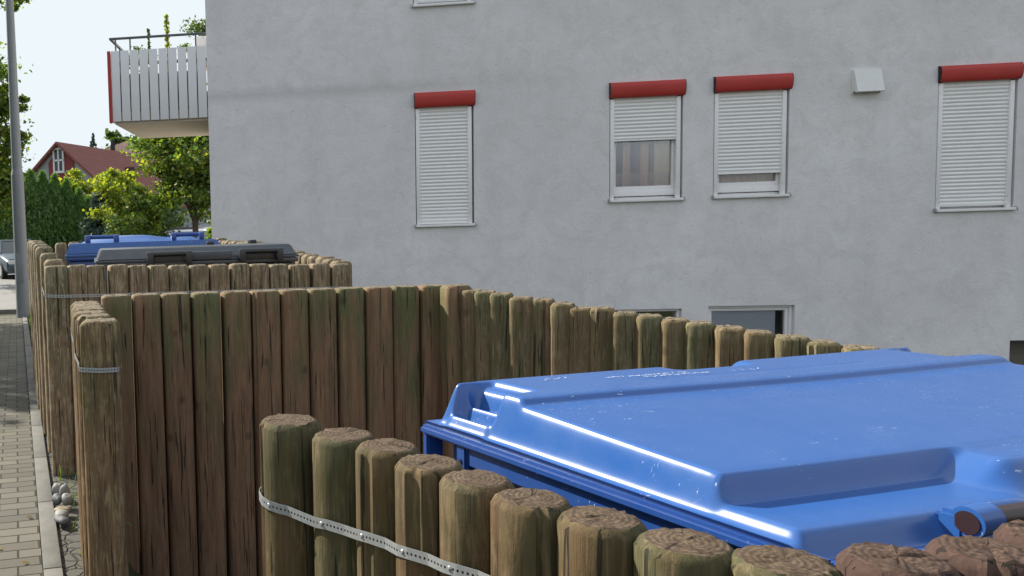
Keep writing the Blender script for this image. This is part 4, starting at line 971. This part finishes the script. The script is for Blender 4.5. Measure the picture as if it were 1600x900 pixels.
# body: rolled rim, side panel with upright ribs
def LBOX(mb, u0, u1, w0, w1, z0, z1, b=.004, mi=0):
    bm = bmesh.new(); bmesh.ops.create_cube(bm, size=1)
    for v in bm.verts: v.co = Vector(((u0+u1)/2+v.co.x*(u1-u0), (w0+w1)/2+v.co.y*(w1-w0), (z0+z1)/2+v.co.z*(z1-z0)))
    bmesh.ops.bevel(bm, geom=bm.edges[:], offset=b, segments=2, affect='EDGES')
    for v in bm.verts: v.co = Vector(LQ(v.co.x, v.co.y, v.co.z))
    bmesh.ops.recalc_face_normals(bm, faces=bm.faces); mb.bm(bm, mi)
bd = MB()
LBOX(bd, -.012, .022, -.004, LD_+.0, -.022, -.004, .005)   # rim flange, left
LBOX(bd, LW_-.022, LW_+.012, -.004, LD_, -.022, -.004, .005)
LBOX(bd, .0, LW_, -.012, .03, -.03, -.001, .005); LBOX(bd, .0, LW_, LD_-.03, LD_+.008, -.05, -.012, .006)
LBOX(bd, .002, .02, .10, LD_-.01, -.060, -.020, .003)       # upper side band
LBOX(bd, -.008, .03, .0, .018, -.16, -.02, .004)           # rear corner lug
LBOX(bd, -.004, .03, .105, .135, -.60, -.02, .004)
LBOX(bd, -.002, .03, .64, .665, -.60, -.02, .004)
LBOX(bd, .03, LW_-.03, .03, LD_-.03, -1.36, -.018, .02)
LBOX(bd, .02, .04, .03, LD_-.03, -.72, -.66, .008); LBOX(bd, LW_-.04, LW_-.0, .03, LD_-.03, -.06, -.02, .004)
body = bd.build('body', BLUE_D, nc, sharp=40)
hp = Vector(LQ(-.0045, .120, -.052)); MB().tube([hp, hp-UU*.0016], .0045, 12).build('rivet_hole', BLACK, body)
for u0, u1 in ((.24, .276), (1.004, 1.04)):
    lm = MB(); lm.tube([Vector(LQ(u0, .792, .016)), Vector(LQ(u1, .792, .018))], .0205, 24); LBOX(lm, u0, u1, .755, .79, -.02, .026, .006)
    lm.build('handle_mount', BLUE, nc, sharp=40)
MB().tube([Vector(LQ(.2385, .792, .016)), Vector(LQ(1.042, .792, .018))], .0150, 24).build('handle_bar', TUBEM, nc, sharp=40)
LWH = .0
for u in (.17, LW_-.17):
    for w_ in (.15, LD_-.15):
        p = Vector(LQ(u, w_, -1.48)); o = MB().tube([p-UU*.025, p+UU*.025], .10, 20).build('wheel', RUB, nc); MB().tube([p+Vector((0, 0, .02)), p+Vector((0, 0, .09))], .035, 10).build('fork', GALV, o)

# ---- far containers : simple frames x right, y away, z from the rim
def far_container(lab, p, rz, W, Dp, matlid, matbody, hmat, dome=False):
    t = thing('waste_container', lab, 'waste container', p, rz)
    b = MB(); b.rbox(0, W, 0, Dp, -.035, -.003, .008); b.rbox(.03, W-.03, .03, Dp-.03, -1.0, -.035, .02)
    for x in (.02, W-.05): b.rbox(x, x+.03, .2, Dp-.2, -.5, -.04, .006)
    body = b.build('body', matbody, t)
    l = MB()
    def frus(x0, x1, y0, y1, za, zb, ins, insf, nseg=1):
        bm = bmesh.new(); lo = [bm.verts.new(q) for q in ((x0, y0, za), (x1, y0, za), (x1, y1, za), (x0, y1, za))]
        hi = [bm.verts.new(q) for q in ((x0+ins, y0+insf, zb), (x1-ins, y0+insf, zb), (x1-ins, y1-insf, zb), (x0+ins, y1-insf, zb))]
        for i in range(4): bm.faces.new((lo[i], lo[(i+1) % 4], hi[(i+1) % 4], hi[i]))
        bm.faces.new(hi); bm.faces.new(lo[::-1]); bmesh.ops.bevel(bm, geom=bm.edges[:], offset=.008, segments=2, affect='EDGES'); l.bm(bm)
    if not dome:
        frus(-.012, W+.012, -.012, Dp, .0, .018, .004, .004)
        frus(.01, W-.01, .0, Dp-.02, .018, .095, .028, .085)
        l.rbox(.62*W/1.46, .97*W/1.46, -.014, .06, .0, .062, .006)
        lid = l.build('lid', matlid, t, sharp=30)
        for x0 in (.36, 1.02):
            x0 *= W/1.46; hb_ = MB(); hb_.rbox(x0, x0+.045, -.06, .02, -.02, .072, .008); hb_.rbox(x0+.28, x0+.325, -.06, .02, -.02, .072, .008); hb_.tube([(x0, -.04, .055), (x0+.325, -.04, .055)], .018, 12)
            hb_.rbox(x0+.03, x0+.29, -.012, .0, -.01, .05, .004); hb_.build('handle', hmat, t)
        for x0 in (W*.62, W*.86): MB().rbox(x0, x0+W*.04, Dp-.14, Dp-.05, .09, .125, .008).build('hinge', hmat, t)
    else:
        frus(-.012, W+.012, -.012, Dp, .0, .020, .004, .004)
        frus(.0, W, .0, .35, .02, .115, .035, .03)
        # rolled dome
        nx, ny = 40, 20; vs = []; x0, x1, y0, y1 = .04, W-.04, .12, Dp-.04
        for j in range(ny+1):
            for i in range(nx+1):
                fx, fy = i/nx, j/ny; sx_ = min(1, 6*fx, 6*(1-fx)); sy = math.sin(math.pi*min(1, fy*.97+.015))**.5
                cz = .02+(.125*sy)*(1-(1-sx_)**2*.75)+.028*math.exp(-((fx-.42)/.2)**4)*sy; vs.append((x0+(x1-x0)*fx, y0+(y1-y0)*fy, cz))
        l.add(vs, [(j*(nx+1)+i, j*(nx+1)+i+1, (j+1)*(nx+1)+i+1, (j+1)*(nx+1)+i) for j in range(ny) for i in range(nx)])
        lid = l.build('lid', matlid, t, sharp=50)
        for x0 in (.17, .93):
            hb_ = MB(); hb_.rbox(x0, x0+.05, .05, .16, .10, .185, .018); hb_.rbox(x0+.25, x0+.30, .05, .16, .10, .185, .018); hb_.tube([(x0, .10, .165), (x0+.30, .10, .165)], .018, 12); hb_.build('handle', hmat, t)
    for x in (.18, W-.18):
        for y in (.15, Dp-.15):
            o = MB().tube([(x-.025, y, -1.1), (x+.025, y, -1.1)], .10, 20).build('wheel', RUB, t); MB().tube([(x, y, -1.09), (x, y, -.98)], .035, 10).build('fork', GALV, o)
q = atY(150, 412, 6.02); far_container('dark grey waste container with black handles in the far bay', q, .12, 1.50, .95, NAVY, NAVY, BLACKP)
q = atY(103, 402, 7.25); far_container('far blue waste container with domed lid behind the dark grey one', q, .12, 1.38, .95, BLUE, BLUE_D, BLUE_D, True)
